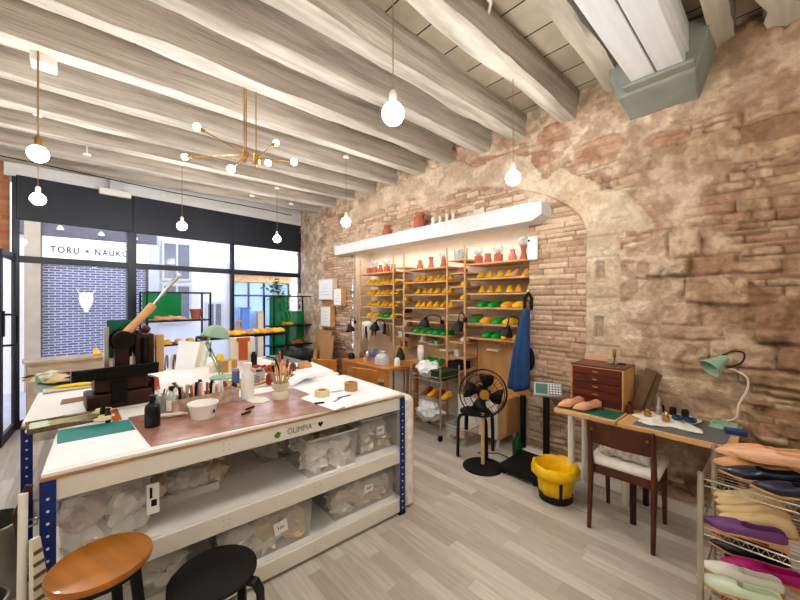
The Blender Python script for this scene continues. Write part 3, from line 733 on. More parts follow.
# ------------------------------------------------------------------ shoes and lasts
def interp(x, xs, ys): return float(np.interp(x, xs, ys))
def shoe_profile(kind):
    # t (0 heel .. 1 toe): half width, top height, bottom height, rim height
    W = dict(last=([0, .05, .18, .35, .55, .72, .86, .95, 1], [0.006, .022, .031, .029, .036, .043, .036, .022, .004]),)['last']
    if kind == 'last':
        H = ([0, .04, .12, .3, .42, .55, .7, .85, .95, 1], [.03, .07, .085, .092, .085, .062, .046, .034, .024, .012])
        B = ([0, .2, .5, .7, 1], [.014, .014, .008, 0, .008])
    elif kind == 'pointed':
        W = ([0, .05, .18, .35, .55, .68, .82, .93, 1], [0.006, .024, .032, .030, .038, .043, .034, .018, .004])
        H = ([0, .04, .12, .3, .42, .55, .7, .85, .95, 1], [.05, .066, .07, .056, .052, .060, .052, .038, .028, .016])
        B = ([0, .2, .5, .7, 1], [.018, .016, .008, 0, .006])
    else:   # round clog
        W = ([0, .05, .18, .35, .55, .72, .86, .95, 1], [0.006, .026, .036, .036, .043, .049, .043, .030, .006])
        H = ([0, .04, .12, .3, .42, .55, .7, .85, .95, 1], [.05, .064, .066, .054, .06, .074, .066, .05, .038, .02])
        B = ([0, .2, .5, .7, 1], [.016, .014, .008, 0, .004])
    return W, H, B
def shoe_meshes(kind, L=.26, nt=22, cavity=True, vamp=.5, k=5, wscale=1.0):
    """upper (open or closed), sole and insole of one shoe, toe along +x, heel at origin"""
    W, H, B = shoe_profile(kind); up = MB(); sole = MB(); ins = MB()
    ts = [0, .012, .035, .07]+[.07+(i+1)/(nt-8)*(.86) for i in range(nt-8)]+[.965, .988, 1.0]
    rings = []; n = 2*k+2+5
    for t in ts:
        w = interp(t, *W)*wscale; h = interp(t, *H); b = interp(t, *B)+.006
        opened = cavity and .03 < t < vamp
        ring = []
        def dome(a):     # a in 0..pi
            c, s_ = math.cos(a), math.sin(a)
            return (w*math.copysign(abs(c)**.75, c), b+(h-b)*abs(s_)**.8)
        if not opened:
            for i in range(n):
                y, z = dome(math.pi*i/(n-1)); ring.append((t*L, y, z))
        else:
            for i in range(k+1):
                f = i/k; ring.append((t*L, w*(1+.06*math.sin(f*3.1))*(1-.14*f*f), b+(h-b)*f))
            th = .004
            for y, z in ((w*.86-th, h-.002), (w*.80-th, b+.012), (0, b+.008), (-w*.80+th, b+.012), (-w*.86+th, h-.002)):
                ring.append((t*L, y, z))
            for i in range(k, -1, -1):
                f = i/k; ring.append((t*L, -w*(1+.06*math.sin(f*3.1))*(1-.14*f*f), b+(h-b)*f))
        rings.append(ring)
    vs = [p for r_ in rings for p in r_]; m = len(rings[0])
    fs = [(i*m+j, i*m+j+1, (i+1)*m+j+1, (i+1)*m+j) for i in range(len(rings)-1) for j in range(m-1)]
    fs += [(i*m+m-1, i*m, (i+1)*m, (i+1)*m+m-1) for i in range(len(rings)-1)]
    up.add(vs, fs, 0, True)
    vs = []
    for t in ts:
        w = interp(t, *W)*wscale*1.07+.001; b = interp(t, *B); x = t*L*1.012-.0015
        vs += [(x, w, b), (x, w, b+.008), (x, -w, b+.008), (x, -w, b)]
    fs = [(i*4+j, i*4+(j+1) % 4, (i+1)*4+(j+1) % 4, (i+1)*4+j) for i in range(len(ts)-1) for j in range(4)]+[(0, 1, 2, 3), tuple(len(ts)*4-4+j for j in range(4))]
    sole.add(vs, fs, 0, False)
    if kind != 'last': sole.prism([(0, -.026), (.055, -.03), (.055, .03), (0, .026), (-.004, 0)], 0, .018)
    vs = []; tt = [t for t in ts if .02 < t < vamp+.04]
    for t in tt:
        w = interp(t, *W)*wscale*.72; b = interp(t, *B)+.0165; vs += [(t*L, w, b), (t*L, -w, b)]
    ins.add(vs, [(i*2, i*2+1, i*2+3, i*2+2) for i in range(len(tt)-1)], 0, False)
    return up, sole, ins
CACHE = {}
def shoe(name, label, cat, kind, upper_m, sole_m='insole', loc=(0, 0, 0), rz=0, group=None, cavity=True, vamp=.5, L=.26, rot=None, wscale=1, parts=True):
    key = (kind, cavity, vamp, L, wscale)
    if key not in CACHE:
        CACHE[key] = shoe_meshes(kind, L, cavity=cavity, vamp=vamp, wscale=wscale)
    up, so, ins = CACHE[key]
    if not parts:
        mb = MB(); mb.v = up.v+so.v; mb.f = up.f+[[i+len(up.v) for i in f] for f in so.f]; mb.mi = up.mi+[1]*len(so.f); mb.sm = up.sm+so.sm
        return one(name, mb, [M[upper_m], M[sole_m]], label, cat, loc, rz, group, rot=rot)
    t = thing(name, label, cat, loc, rz, group, rot=rot)
    up.build('upper' if cavity else 'body', M[upper_m], t); so.build('sole', M[sole_m], t)
    if cavity: ins.build('insole', M['insole'], t)
    return t

# ------------------------------------------------------------------ shelving in the niche
SX0, SX1 = 3.42, 3.74
bays = {'right': (1.82, 2.575, [2.03, 1.855, 1.68, 1.516, 1.328, 1.16]), 'middle': (2.875, 3.65, [2.03, 1.85, 1.68, 1.5, 1.31, 1.14]), 'left': (3.9, 4.78, [2.03, 1.85, 1.68, 1.5, 1.33])}
ordn = ['top', 'second', 'third', 'fourth', 'fifth', 'sixth']
for b, (y0, y1, zs_) in bays.items():
    for i, z in enumerate(zs_):
        one('wall_shelf', MB().b2((SX0, y0, z-.02), (SX1+.06, y1, z)), M['pine_y'], '%s pale pine shelf board of the %s bay in the niche' % (ordn[i] if i else 'topmost', b), 'shelf', group='pine shelf boards in the niche', bevel=.002)
for k, (y0, y1, zs_, b) in enumerate([(2.60, 2.85, [2.10, 1.94, 1.77, 1.6, 1.42, 1.256, 1.08, .90], 'between the right and middle bays'), (3.67, 3.88, [2.08, 1.9, 1.76, 1.58, 1.4, 1.22, 1.06, .92], 'between the middle and left bays')]):
    for i, z in enumerate(zs_):
        one('wall_shelf', MB().b2((SX0+.01, y0, z-.018), (SX1+.06, y1, z)), M['pine_y'], '%s short pine shelf in the narrow column %s' % ((ordn+['seventh', 'lowest'])[i], b), 'shelf', group='short pine shelves '+b, bevel=.002)
for y, lab in ((2.588, 'wooden pole on the left side of the right shelf bay'), (2.862, 'wooden pole on the right side of the middle shelf bay'), (3.66, 'wooden pole on the left side of the middle shelf bay'), (3.89, 'wooden pole on the right side of the left shelf bay'), (4.72, 'wooden pole at the far left of the shelves')):
    one('shelf_pole', MB().cyl((SX0-.012, y, 0.0), (SX0-.012, y, 2.26), .014, n=10), M['pine'], lab, 'pole', group='round wooden poles of the shelving')

# top shelf: terracotta vases, some carrying glass globes
vp = [[(.0, 0), (.05, 0), (.052, .05), (.03, .09), (.028, .13), (.034, .135), (0, .135)], [(0, 0), (.045, 0), (.05, .03), (.035, .07), (.04, .12), (0, .12)], [(0, 0), (.055, 0), (.055, .1), (.04, .105), (0, .105)], [(0, 0), (.055, 0), (.03, .07), (.028, .12), (.045, .16), (0, .16)]]
VM = [MB().lathe([(r*.9, z*.95) for r, z in p], 18) for p in vp]
spots = {'right': [(2.47, 2, 1, 0), (2.34, 1, 0, 1), (2.2, 2, 1, 0), (2.02, 0, 0, 2), (1.89, 3, 1, 0)], 'middle': [(3.45, 0, 0, 0), (3.24, 3, 0, 0), (3.02, 1, 1, 0)], 'left': [(4.62, 2, 0, 0), (4.48, 2, 1, 0), (4.33, 0, 0, 0), (4.17, 2, 1, 0), (4.02, 1, 0, 0)]}
adj = [['squat', 'narrow waisted', 'short straight', 'flared'][i] for i in range(4)]
for b, L_ in spots.items():
    for i, (y, k, gl, c) in enumerate(L_):
        mm = M['terracotta_pink'] if c == 2 else M['terracotta']
        pos = ['first', 'second', 'third', 'fourth', 'fifth'][i]
        nm = ('%s terracotta %s, top shelf of %s bay, %s from left' % ('pinkish' if c == 2 else adj[k], 'base with glass globe' if gl else 'vase', b, pos))
        t = thing('terracotta_lamp' if gl else 'terracotta_vase', nm, 'lamp' if gl else 'vase', (SX0+.1, y, 2.03), group='terracotta pieces on the top shelves')
        VM[k].build('body', mm, t)
        if gl:
            hh = vp[k][-1][1]*.95
            MB().ball((0, 0, hh+.052), .058, 18).build('glass_globe', M['clear_glass'], t)
            MB().cyl((0, 0, hh), (0, 0, hh+.03), .015, n=10).build('socket', M['brass'], t)
# rows of lasts and shoes
def row(b, lvl, items, toe=1):
    """items: (y, colour, kind)"""
    y0, y1, zs_ = bays[b]; z = zs_[lvl]
    for i, (y, c, kd, rz) in enumerate(items):
        g = {'yellow_last': 'yellow', 'amber_last': 'amber', 'green_shoe': 'green', 'pink_last': 'pale wooden'}[c]
        isl = kd == 'last'
        lab = '%s %s in the row on the %s shelf of the %s bay' % (g, 'shoe last' if isl else 'leather shoe', ordn[lvl], b)
        shoe('shoe_last' if isl else 'shoe', lab, 'shoe last' if isl else 'shoe', kd, c, 'amber_last' if c != 'green_shoe' else 'green_shoe', (SX0+.22, y-(.04 if not isl else 0), z+.001), rz, '%s %s on the %s shelf of the %s bay' % (g, 'lasts' if isl else 'shoes', ordn[lvl], b), cavity=not isl, vamp=.6, L=.21, parts=False, wscale=1.0 if not isl else .92)
PI = math.pi
def lasts(y0, y1, n, c='yellow_last', kd='last', alt=None, rz=PI+.5):
    out = []
    for i in range(n):
        cc = c if not alt else (alt if (i % 3 == 1) else c)
        out.append((y0+(y1-y0)*i/(n-1), cc, kd, rz+random.uniform(-.1, .1)))
    return out
row('right', 1, lasts(2.5, 2.12, 4)+[(2.0, 'pink_last', 'last', PI), (1.9, 'amber_last', 'last', PI+.3)])
row('right', 2, lasts(2.49, 1.88, 6, alt='amber_last'))
row('right', 3, [(2.4, 'green_shoe', 'clog', PI-.4), (2.25, 'green_shoe', 'clog', PI-.4), (2.08, 'amber_last', 'clog', PI-.4), (1.94, 'yellow_last', 'clog', PI-.4)])
row('right', 4, [(2.5, 'green_shoe', 'clog', PI-.4), (2.36, 'amber_last', 'clog', PI-.4), (2.2, 'green_shoe', 'clog', PI-.4), (2.06, 'yellow_last', 'clog', PI-.4), (1.93, 'pink_last', 'clog', PI+.3)])
row('right', 5, [(2.33, 'green_shoe', 'clog', PI-.4), (2.2, 'green_shoe', 'clog', PI-.4), (2.07, 'yellow_last', 'clog', PI-.4), (1.94, 'amber_last', 'clog', PI-.4)])
row('middle', 1, lasts(3.56, 2.96, 6, alt='amber_last'))
row('middle', 2, lasts(3.56, 2.96, 6, alt='amber_last'))
row('middle', 3, lasts(3.56, 2.96, 6, alt='amber_last'))
row('middle', 5, lasts(3.48, 2.98, 5, 'green_shoe', 'clog', rz=PI-.35))
row('left', 1, lasts(4.68, 4.0, 7, alt='amber_last'))
row('left', 2, lasts(4.68, 4.0, 7, alt='amber_last'))
row('left', 3, lasts(4.68, 4.0, 7, alt='amber_last'))
row('left', 4, [(4.6, 'amber_last', 'clog', PI), (4.45, 'amber_last', 'clog', PI), (4.3, 'green_shoe', 'clog', PI), (4.17, 'green_shoe', 'clog', PI), (4.02, 'yellow_last', 'clog', PI)])
sm = [('right and middle', 2.72, 1.77, 'yellow_last'), ('right and middle', 2.72, 1.6, 'yellow_last'), ('right and middle', 2.76, 1.94, 'terracotta'), ('middle and left', 3.77, 1.76, 'yellow_last'), ('middle and left', 3.77, 1.58, 'amber_last'), ('middle and left', 3.77, 1.4, 'leather_navy'), ('middle and left', 3.77, 1.22, 'grey_plastic'), ('right and middle', 2.72, 1.08, 'cloth_white')]
for bb, y, z, c in sm:
    nmz = {1.94: 'second', 1.77: 'third', 1.76: 'third', 1.6: 'fourth', 1.58: 'fourth', 1.4: 'fifth', 1.22: 'sixth', 1.08: 'seventh'}[z]
    cw = {'yellow_last': 'yellow', 'terracotta': 'terracotta', 'amber_last': 'amber', 'leather_navy': 'navy', 'grey_plastic': 'grey', 'cloth_white': 'off-white'}[c]
    shoe('shoe', '%s small shoe alone on the %s short shelf between the %s bays' % (cw, nmz, bb), 'shoe', 'clog', c, 'insole', (SX0+.24, y, z+.001), PI+.3, cavity=True, L=.22, parts=False)
for i, y in enumerate((2.78, 2.7, 2.64)):
    one('drinking_glass', MB().lathe([(.0, 0), (.028, 0), (.034, .13), (.031, .13), (.026, .006), (0, .006)], 16), M['clear_glass'], 'clear tumbler on the topmost short shelf beside the right bay, %s from left' % ['first', 'second', 'third'][i], 'glass', (SX0+.07, y, 2.1), group='clear tumblers on the short shelf')
# things on the lintel
for i, (u, zt, lab) in enumerate([(388, .17, 'reddish terracotta jar on the white lintel, left of the larger one'), (421, .22, 'large two handled terracotta jug standing on the white lintel')]):
    y = atx(u, 3.36); t = thing('terracotta_jug', lab, 'jug', (3.34, y, 2.535 if i == 0 else 2.54))
    MB().lathe([(r*zt/.17, z*zt/.17) for r, z in [(0, 0), (.055, 0), (.066, .05), (.06, .1), (.04, .125), (.052, .16), (.045, .17), (0, .17)]], 20).build('body', M['terracotta'], t)
    if i:
        for s_ in (-1, 1): MB().tube([(0, s_*.07, .1), (0, s_*.105, .14), (0, s_*.1, .18), (0, s_*.06, .19)], .008).build('handle', M['terracotta'], t)
for i, (u, w_) in enumerate([(433, .05), (440, .045), (447, .05), (453, .04)]):
    one('ceramic_figurine', MB().lathe([(0, 0), (w_*.7, 0), (w_*.55, .03), (w_*.35, .06), (w_*.5, .085), (w_*.35, .115), (0, .125)], 14), M['white_gloss'], '%s of four little white ceramic figures on the lintel' % ['leftmost', 'second from the left', 'third from the left', 'rightmost'][i], 'figurine', (3.34, atx(u, 3.34), 2.545), group='small white figures on the lintel')
one('white_plaque', MB().b2((0, -.07, 0), (.02, .07, .15)), M['ivory'], 'small white square plaque above the lintel inside the arch', 'plaque', (3.41, atx(479, 3.42), 2.6), bevel=.004)
t = thing('wall_sensor', 'slim white rounded device mounted on the thin bricks right of the shelves', 'device', (3.42, atx(533, 3.42), 1.6+(300-248)*3.55/350))
mb = MB(); mb.b2((-.025, -.055, -.12), (.01, .055, .12)).build('case', M['white_gloss'], t, bevel=.02, seg=3)
MB().cyl((-.032, .03, .08), (-.024, .03, .08), .012, n=10).build('lens', M['black'], t)
# posters on the wall near the shop front
for i, (u0, u1, v0, v1, lab) in enumerate([(319, 333, 279, 300, 'largest framed print, top left of the three on the stone wall near the shop front'), (334, 342, 288, 306, 'narrow framed print right of the largest one near the shop front'), (321, 331, 306, 327, 'lowest framed print of the three near the shop front')]):
    ya, yb = atx(u0, 3.33), atx(u1, 3.33); r = ((u0+u1)/2-400)/F; d = 3.33/(r*CS+SN)
    z0, z1 = CAMH+(300-v1)*d/F, CAMH+(300-v0)*d/F
    t = thing('framed_print', lab, 'print', (3.36, (ya+yb)/2, (z0+z1)/2), group='framed prints near the shop front'); hw = abs(ya-yb)/2; hh = (z1-z0)/2
    MB().b2((-.04, -hw, -hh), (.06, hw, hh)).build('frame', M['pine'] if i else M['ivory'], t, bevel=.003)
    mb = MB().b2((-.045, -hw+.02, -hh+.02), (-.038, hw-.02, hh-.02))
    for k in range(4): mb.b2((-.047, -hw*.5, -hh*.5+k*hh*.3), (-.044, hw*(.5-.1*k), -hh*.5+k*hh*.3+.008), m=1)
    mb.build('sheet', [M['paper'], M['grey_plastic']], t)
# ------------------------------------------------------------------ bolted work benches
def bench(name, label, p0, ang, L, D, levels, lean=0, H=.9, feet=True, label_side=None):
    t = thing(name, label, 'workbench', (*p0, 0), R(ang))
    MB().b2((0, 0, H-.016), (L, D, H)).build('worktop', M['white_board'], t, bevel=.002)
    MB().b2((-.004, -.004, H-.028), (L+.004, D+.004, H-.016)).build('worktop_edge', M['ply_edge'], t)
    for z in levels:
        MB().b2((.02, .012, z-.012), (L-.02, D-.012, z)).build('shelf_board', M['white_board'] if z < H-.05 else M['white_board'], t)
    for z in [H-.028]+[k-.012 for k in levels]:
        for y in (0, D-.022):
            mb = MB().b2((.02, y, z-.088), (L-.02, y+.022, z))
            if y == 0:
                for x in (.35*L, .365*L, .62*L, .64*L):
                    for q in (.03, .06): mb.cyl((x, -.002, z-q), (x, .003, z-q), .004, n=8, m=1)
            mb.build('shelf_beam', [M['cream_beam'], M['steel']], t, bevel=.002)
        for x in (.012, L-.034):
            MB().b2((x, .03, z-.07), (x+.022, D-.03, z)).build('end_rail', M['cream_beam'], t)
    for i, (x, y) in enumerate([(0, 0), (L, 0), (L, D), (0, D)]):
        sx = 1 if x == 0 else -1; sy = 1 if y == 0 else -1
        mb = MB().b2((x-sx*.004, y-sy*.006, 0), (x+sx*.044, y-sy*.003, H-.03)).b2((x-sx*.004, y-sy*.006, 0), (x-sx*.001, y+sy*.044, H-.03))
        z = .05
        while z < H-.05:
            mb.cyl((x+sx*.02, y-sy*.009, z), (x+sx*.02, y-sy*.002, z), .0055, n=8, m=1)
            mb.cyl((x-sx*.007, y+sy*.022, z), (x, y+sy*.022, z), .0055, n=8, m=1); z += .05
        p = mb.build('post', [M['blue_steel'], M['white_paint']], t)
        MB().box((x+sx*.02, y+sy*.02, .012), (.056, .056, .024)).build('foot_cap', M['rubber'], p)
    return t
FB = bench('workbench', 'front white work bench with blue perforated posts and two lower shelves of plastic boxes', (-.12, 2.0), -2.2, 1.915, .86, [.487, .122])
# the mark drawn on the front edge
decal = text('edge_lettering', 'OLIMPIA', .05, (1.09, -.0015, .826), (R(90), 0, 0), M['grey_mat'], FB, depth=.0004, space=1.05, sx=.8)
MB().prism([(-.02, 0), (0, .018), (.02, .006), (.008, -.02), (-.012, -.018)], 0, .001, f=lambda a, b, c: (.955+a, -.002-c, .826+b)).build('edge_flower_mark', M['leaf'], FB)
MB().prism([(0, -.018), (.018, .004), (.01, .016), (0, .008), (-.01, .016), (-.018, .004)], 0, .001, f=lambda a, b, c: (1.225+a, -.002-c, .826+b)).build('edge_heart_mark', M['black'], FB)
bench('workbench', 'rear left white work bench carrying the press', (-.25, 2.9), -.5, .805, 1.5, [.45, .12])
bench('workbench', 'rear right white work bench behind the front one, with the green task lamp', (.585, 2.88), -.5, 1.24, 1.47, [.45, .12])

# ------------------------------------------------------------------ plastic boxes on the shelves
def crate(label, x, y, z, w, d, h, rz, fill, lid=False, card=None, handle=False):
    """w along bench, d deep, open-topped clear box with slightly flared sides"""
    t = thing('storage_box', label, 'storage box', (x, y, z), rz, group=None)
    k = .93; th = .004; mb = MB()
    def q(px, py, f, zz): return (px*f, py*f, zz)
    W_, D_ = w/2, d/2
    for (ax, ay), (bx, by) in (((-W_, -D_), (W_, -D_)), ((W_, -D_), (W_, D_)), ((W_, D_), (-W_, D_)), ((-W_, D_), (-W_, -D_))):
        mb.add([(ax*k, ay*k, 0), (bx*k, by*k, 0), (bx, by, h), (ax, ay, h)], [(0, 1, 2, 3)])
    mb.add([(-W_*k, -D_*k, 0), (W_*k, -D_*k, 0), (W_*k, D_*k, 0), (-W_*k, D_*k, 0)], [(0, 1, 2, 3)])
    mb.build('body', M['bin_plastic'], t, solid=.003)
    MB().tube([(-W_, -D_, h), (W_, -D_, h), (W_, D_, h), (-W_, D_, h)], .007, n=6, closed=True).build('rim', M['bin_rim'], t)
    if card: 
        c = MB().box((card[0], -D_-.002, h*card[1]), (card[2], .002, card[3]), rot=(R(-3), R(card[4]), 0)); lc = c.build('label_card', M['label_white'], t)
        mb = MB()
        if card[4] == 0: mb.box((card[0]+.004, -D_-.0045, h*card[1]-.02), (.022, .002, .03)).box((card[0]-.008, -D_-.0045, h*card[1]+.03), (.01, .002, .05))
        else:
            for q_ in range(3): mb.box((card[0]-.015+.014*q_, -D_-.0045, h*card[1]), (.004, .002, .018), rot=(0, R(card[4]+20*q_), 0))
        mb.build('label_print', M['black'], lc)
    rnd = random.Random(hash(label) % 999 if False else len(label)*7+int(x*100))
    # the wrapped lasts inside, one object each
    nx = max(2, int(w*k/.125)); nyy = max(1, int(d*k/.16)); nz = max(1, int(h*.8/.085))
    for a in range(nx):
        for b in range(nyy):
            for c in range(nz):
                px = (-W_*k+(a+.5)*w*k/nx); py = -D_*k+(b+.5)*d*k/nyy; pz = .045+c*.078
                if rnd.random() < .12 and c == nz-1: continue
                if b > 0 and c < nz-1: continue        # hidden behind the front rows
                m_ = rnd.choice(fill)
                bm_ = MB(); bm_.M = Matrix.Rotation(rnd.uniform(-.6, .6), 4, 'Z') @ Matrix.Rotation(rnd.uniform(-.4, .4), 4, 'Y')
                bm_.crumple((0, 0, 0), (w*k/nx*.62, d*k/nyy*.55, .062), rnd.uniform(0, 60), 18)
                lx, ly = px*math.cos(rz)-py*math.sin(rz), px*math.sin(rz)+py*math.cos(rz)
                PK.append(one('wrapped_last', bm_, M[m_], '%s wrapped last in the %s' % ({'wrap': 'pale', 'leather_cream': 'cream', 'wrap_pink': 'pinkish', 'white_wrap': 'white'}[m_], label), 'wrapped last', (x+lx, y+ly, z+pz), group='wrapped lasts in the '+label))
    return t
PK = []
mk('wrap_pink', (232, 212, 194), .5, var=.14, bump=1, scale=20)
mk('white_wrap', (240, 238, 232), .35, var=.1, bump=1, scale=22)
mk('wrap_l', (238, 232, 220), .45, var=.14, bump=1, scale=20); M['wrap'] = M['wrap_l']
M['bin_rim'] = mat('bin_rim', (214, 216, 212), .3, var=.04, alpha=.75)
A0 = -2.2
def onb(u, v, z, back):      # point on the front bench: photo point on the shelf's front edge level, moved back into it
    x, y = at(u, v, z); return x, y+back
def crate_at(label, u0, u1, z, h, d, back, fill, card=None):
    # front lower corners sit on the shelf, 'back' metres behind the bench front
    yb = 2.0+back
    xs_ = []
    for u in (u0, u1):
        r = (u-400)/F; # intersect ray with line y = yb - .038*(x+.12)
        dd = (yb-.0046)/((CS-r*SN)+.038*(r*CS+SN)); xs_.append(dd*(r*CS+SN))
    w = xs_[1]-xs_[0]; xc = (xs_[0]+xs_[1])/2
    return crate(label, xc, yb-.038*(xc+.12)+d/2, z+.001, w, d, h, R(A0), fill, card=card)
crate_at('clear box at right end of upper shelf', 362, 398, .487, .25, .34, .08, ['wrap', 'leather_cream', 'wrap'], card=(.0, .6, .07, .06, 4))
crate_at('heaped clear box second from right on upper shelf', 308, 358, .487, .23, .36, .03, ['white_wrap', 'white_wrap', 'wrap'])
crate_at('frosted box at the back of upper shelf', 262, 318, .487, .2, .3, .42, ['wrap', 'leather_cream'])
crate_at('large barcoded box at left end of upper shelf', 60, 152, .487, .27, .42, .05, ['wrap', 'wrap_pink', 'wrap'], card=(.17, .6, .05, .14, 0))
crate_at('clear box at right end of bottom shelf', 334, 396, .122, .25, .36, .06, ['wrap', 'leather_cream', 'wrap_pink'], card=(.02, .55, .08, .05, 10))
crate_at('clear box in the middle of bottom shelf', 222, 314, .122, .25, .4, .04, ['wrap', 'wrap_pink', 'leather_cream'], card=(.06, .55, .08, .07, -8))
crate_at('clear box at left end of bottom shelf', 90, 190, .122, .25, .4, .12, ['wrap', 'white_wrap'])
M['thin_film'] = mat('thin_film', (240, 242, 244), .12, var=.03, alpha=.16, bump=1.0, scale=30)
# crumpled bag of white pieces on the upper shelf, mid left
rnd = random.Random(5)
bx, by = at(190, 497, .487)
t = thing('plastic_bag', 'crumpled clear plastic bag of wrapped lasts lying open on the upper shelf', 'bag', (bx-.02, by+.24, .487), R(A0))
mb = MB(); mb.ball((0, 0, .10), (.21, .19, .11), 30, jit=.12, rnd=rnd); mb.build('bag', M['thin_film'], t)
mb = MB()
n = 14
vs = []
for i in range(n+1):
    for j in range(5):
        vs.append((-.16+.34*i/n, -.2-.015*j-.01*rnd.random(), .03+.012*rnd.random()-(.0 if j < 3 else .03*(j-2))))
mb.add(vs, [(i*5+j, i*5+j+1, (i+1)*5+j+1, (i+1)*5+j) for i in range(n) for j in range(4)], 0, True)
mb.build('loose_flap', M['clear_bag'], t)
for i in range(9):
    one('wrapped_last', MB().crumple((0, 0, 0), (.085, .075, .065), i*3.1, 18), M['white_wrap' if i % 3 else 'wrap_pink'], ('white' if i % 3 else 'pinkish')+' wrapped last in the crumpled bag on the upper shelf', 'wrapped last', (bx-.16+.1*(i % 4)+.02, by+.13+.09*(i//4), .535+.055*(i//4)), group='wrapped lasts in the crumpled bag')

# ------------------------------------------------------------------ flat things on the bench tops
def sheet(name, label, cat, pts, z, m, th=.0015, group=None, zt=.9):
    P = [at(u, v, zt) for u, v in pts]; cx = sum(p[0] for p in P)/len(P); cy = sum(p[1] for p in P)/len(P)
    return one(name, MB().prism([(p[0]-cx, p[1]-cy) for p in P], 0, th), M[m], label, cat, (cx, cy, z), group=group)
T0 = .9005
sheet('paper_sheet', 'large blank white sheet at the left front corner of the front bench', 'paper', [(43, 473), (148, 448), (128, 419), (62, 432)], T0, 'paper')
sheet('cutting_mat', 'teal cutting mat on the white sheet at the left of the front bench', 'cutting mat', [(57, 444.5), (135.5, 430), (129, 420), (57, 431)], T0+.0016, 'teal', .002)
sheet('leather_mat', 'big stained reddish brown leather work mat across the middle of the front bench', 'work mat', [(151, 447), (345, 407), (292, 388), (128, 418)], T0, 'leather_mat', .003)
sheet('paper_sheet', 'white drawing sheet at the right end of the front bench under the tape rolls', 'paper', [(346, 408), (396, 393), (334, 374), (284, 385)], T0, 'paper', .001)
sheet('paper_sheet', 'small white pattern piece beside the leather mat, right of the brush pot', 'paper', [(300, 399), (334, 411), (358, 402), (322, 390)], T0+.0035, 'paper', .001)
sheet('leather_pattern', 'cream round edged pattern piece lying before the white bottle', 'pattern', [(246, 401), (252, 404), (263, 404), (270, 401), (266, 398), (254, 397)], T0+.0035, 'ivory', .003)
sheet('cutting_mat', 'pale green cutting mat at the far left of the rear bench', 'cutting mat', [(33, 393), (88, 388), (88, 380), (38, 383)], T0, 'pale_green_mat', .002)
sheet('leather_piece', 'brown leather square by the base of the press on the rear left bench', 'leather', [(60, 405), (88, 400), (88, 396), (62, 400)], T0, 'leather_brown', .003)
sheet('paper_sheet', 'blank white sheet between the two rear benches', 'paper', [(170, 384), (197, 376), (180, 366), (156, 371)], T0, 'paper', .001)
for i, (pts, lab) in enumerate([([(196, 362), (216, 368), (228, 360), (205, 356)], 'white pattern paper left of the green task lamp'), ([(290, 377), (334, 371), (312, 362), (280, 366)], 'white sheet at the right of the rear bench behind the curled one')]):
    sheet('paper_sheet', lab, 'paper', pts, T0, 'paper', .001)
# curled sheet
cx, cy = at(300, 386); mb = MB(); vs = []
for i in range(13):
    f = i/12; vs += [(f*.3-.1, -.09, .02+.07*math.sin(f*2.9)*f), (f*.3-.1, .13, .02+.07*math.sin(f*2.9)*f)]
mb.add(vs, [(i*2, i*2+1, i*2+3, i*2+2) for i in range(12)], 0, True)
one('curled_paper', mb, M['paper'], 'thick white sheet curling up behind the tape rolls on the bench', 'paper', (cx, cy+.12, T0-.012), rz=R(10), solid=.0015)

# ------------------------------------------------------------------ small tools and vessels
def put(u, v, z=T0, dy=0): x, y = at(u, v, z); return (x, y+dy, z)
def bottle(name, label, u, v, r, h, body, cap, capm='black', neck=.4, z=T0+.003, lab=None, group=None):
    t = thing(name, label, 'bottle', put(u, v, z), group=group)
    MB().lathe([(0, 0), (r, 0), (r, h*.58), (r*.9, h*.68), (r*neck, h*.78), (r*neck, h*.86), (0, h*.86)], 20).build('body', M[body], t)
    MB().lathe([(0, h*.85), (r*neck*1.25, h*.85), (r*neck*1.25, h), (0, h)], 16).build('cap', M[capm], t)
    if lab: MB().lathe([(r*1.01, h*.12), (r*1.015, h*.13), (r*1.015, h*.5), (r*1.01, h*.51)], 20).build('label_band', M[lab], t)
    return t
bottle('glue_bottle', 'black bottle with brush cap at the left edge of the leather mat', 152.5, 426, .037, .17, 'ink', None, 'black', .38)
bottle('glass_bottle', 'clear glass bottle with black cap and white label beside the black bottle', 172, 413, .03, .165, 'clear_glass', None, 'black', .45, lab='label_white')
bottle('plastic_bottle', 'tall white plastic bottle in the middle of the front bench', 247.5, 398, .043, .25, 'white_gloss', None, 'white_gloss', .55)
t = thing('glass_jar', 'small glass jar holding brushes behind the black bottle', 'jar', put(160, 411))
MB().lathe([(0, 0), (.035, 0), (.038, .1), (.033, .105), (.034, .003), (0, .003)], 18).build('body', M['clear_glass'], t)
for k in range(4): MB().tube([(0, 0, .01), (.02*math.cos(k*1.7), .02*math.sin(k*1.7), .08), (.05*math.cos(k*1.7), .05*math.sin(k*1.7), .145)], .004, n=6).build('brush_handle', M[['pine', 'steel', 'black', 'old_wood'][k]], t)
one('marker_tube', MB().cyl((-.055, .02, .013), (.055, -.02, .013), .013).cyl((.055, -.02, .013), (.075, -.027, .013), .007), M['ivory'], 'grey white tube lying between the black bottle and the white tub', 'tube', put(172, 417, T0+.003))
t = thing('plastic_tub', 'round white plastic tub with small blue mark on the leather mat', 'tub', put(203, 417, T0+.003))
MB().lathe([(0, 0), (.062, 0), (.078, .075), (.083, .077), (.083, .088), (.074, .088), (.06, .006), (0, .006)], 28).build('body', M['white_gloss'], t)
MB().box((.045, -.06, .04), (.014, .003, .02), rot=(0, 0, R(38))).build('blue_mark', M['blue_steel'], t)
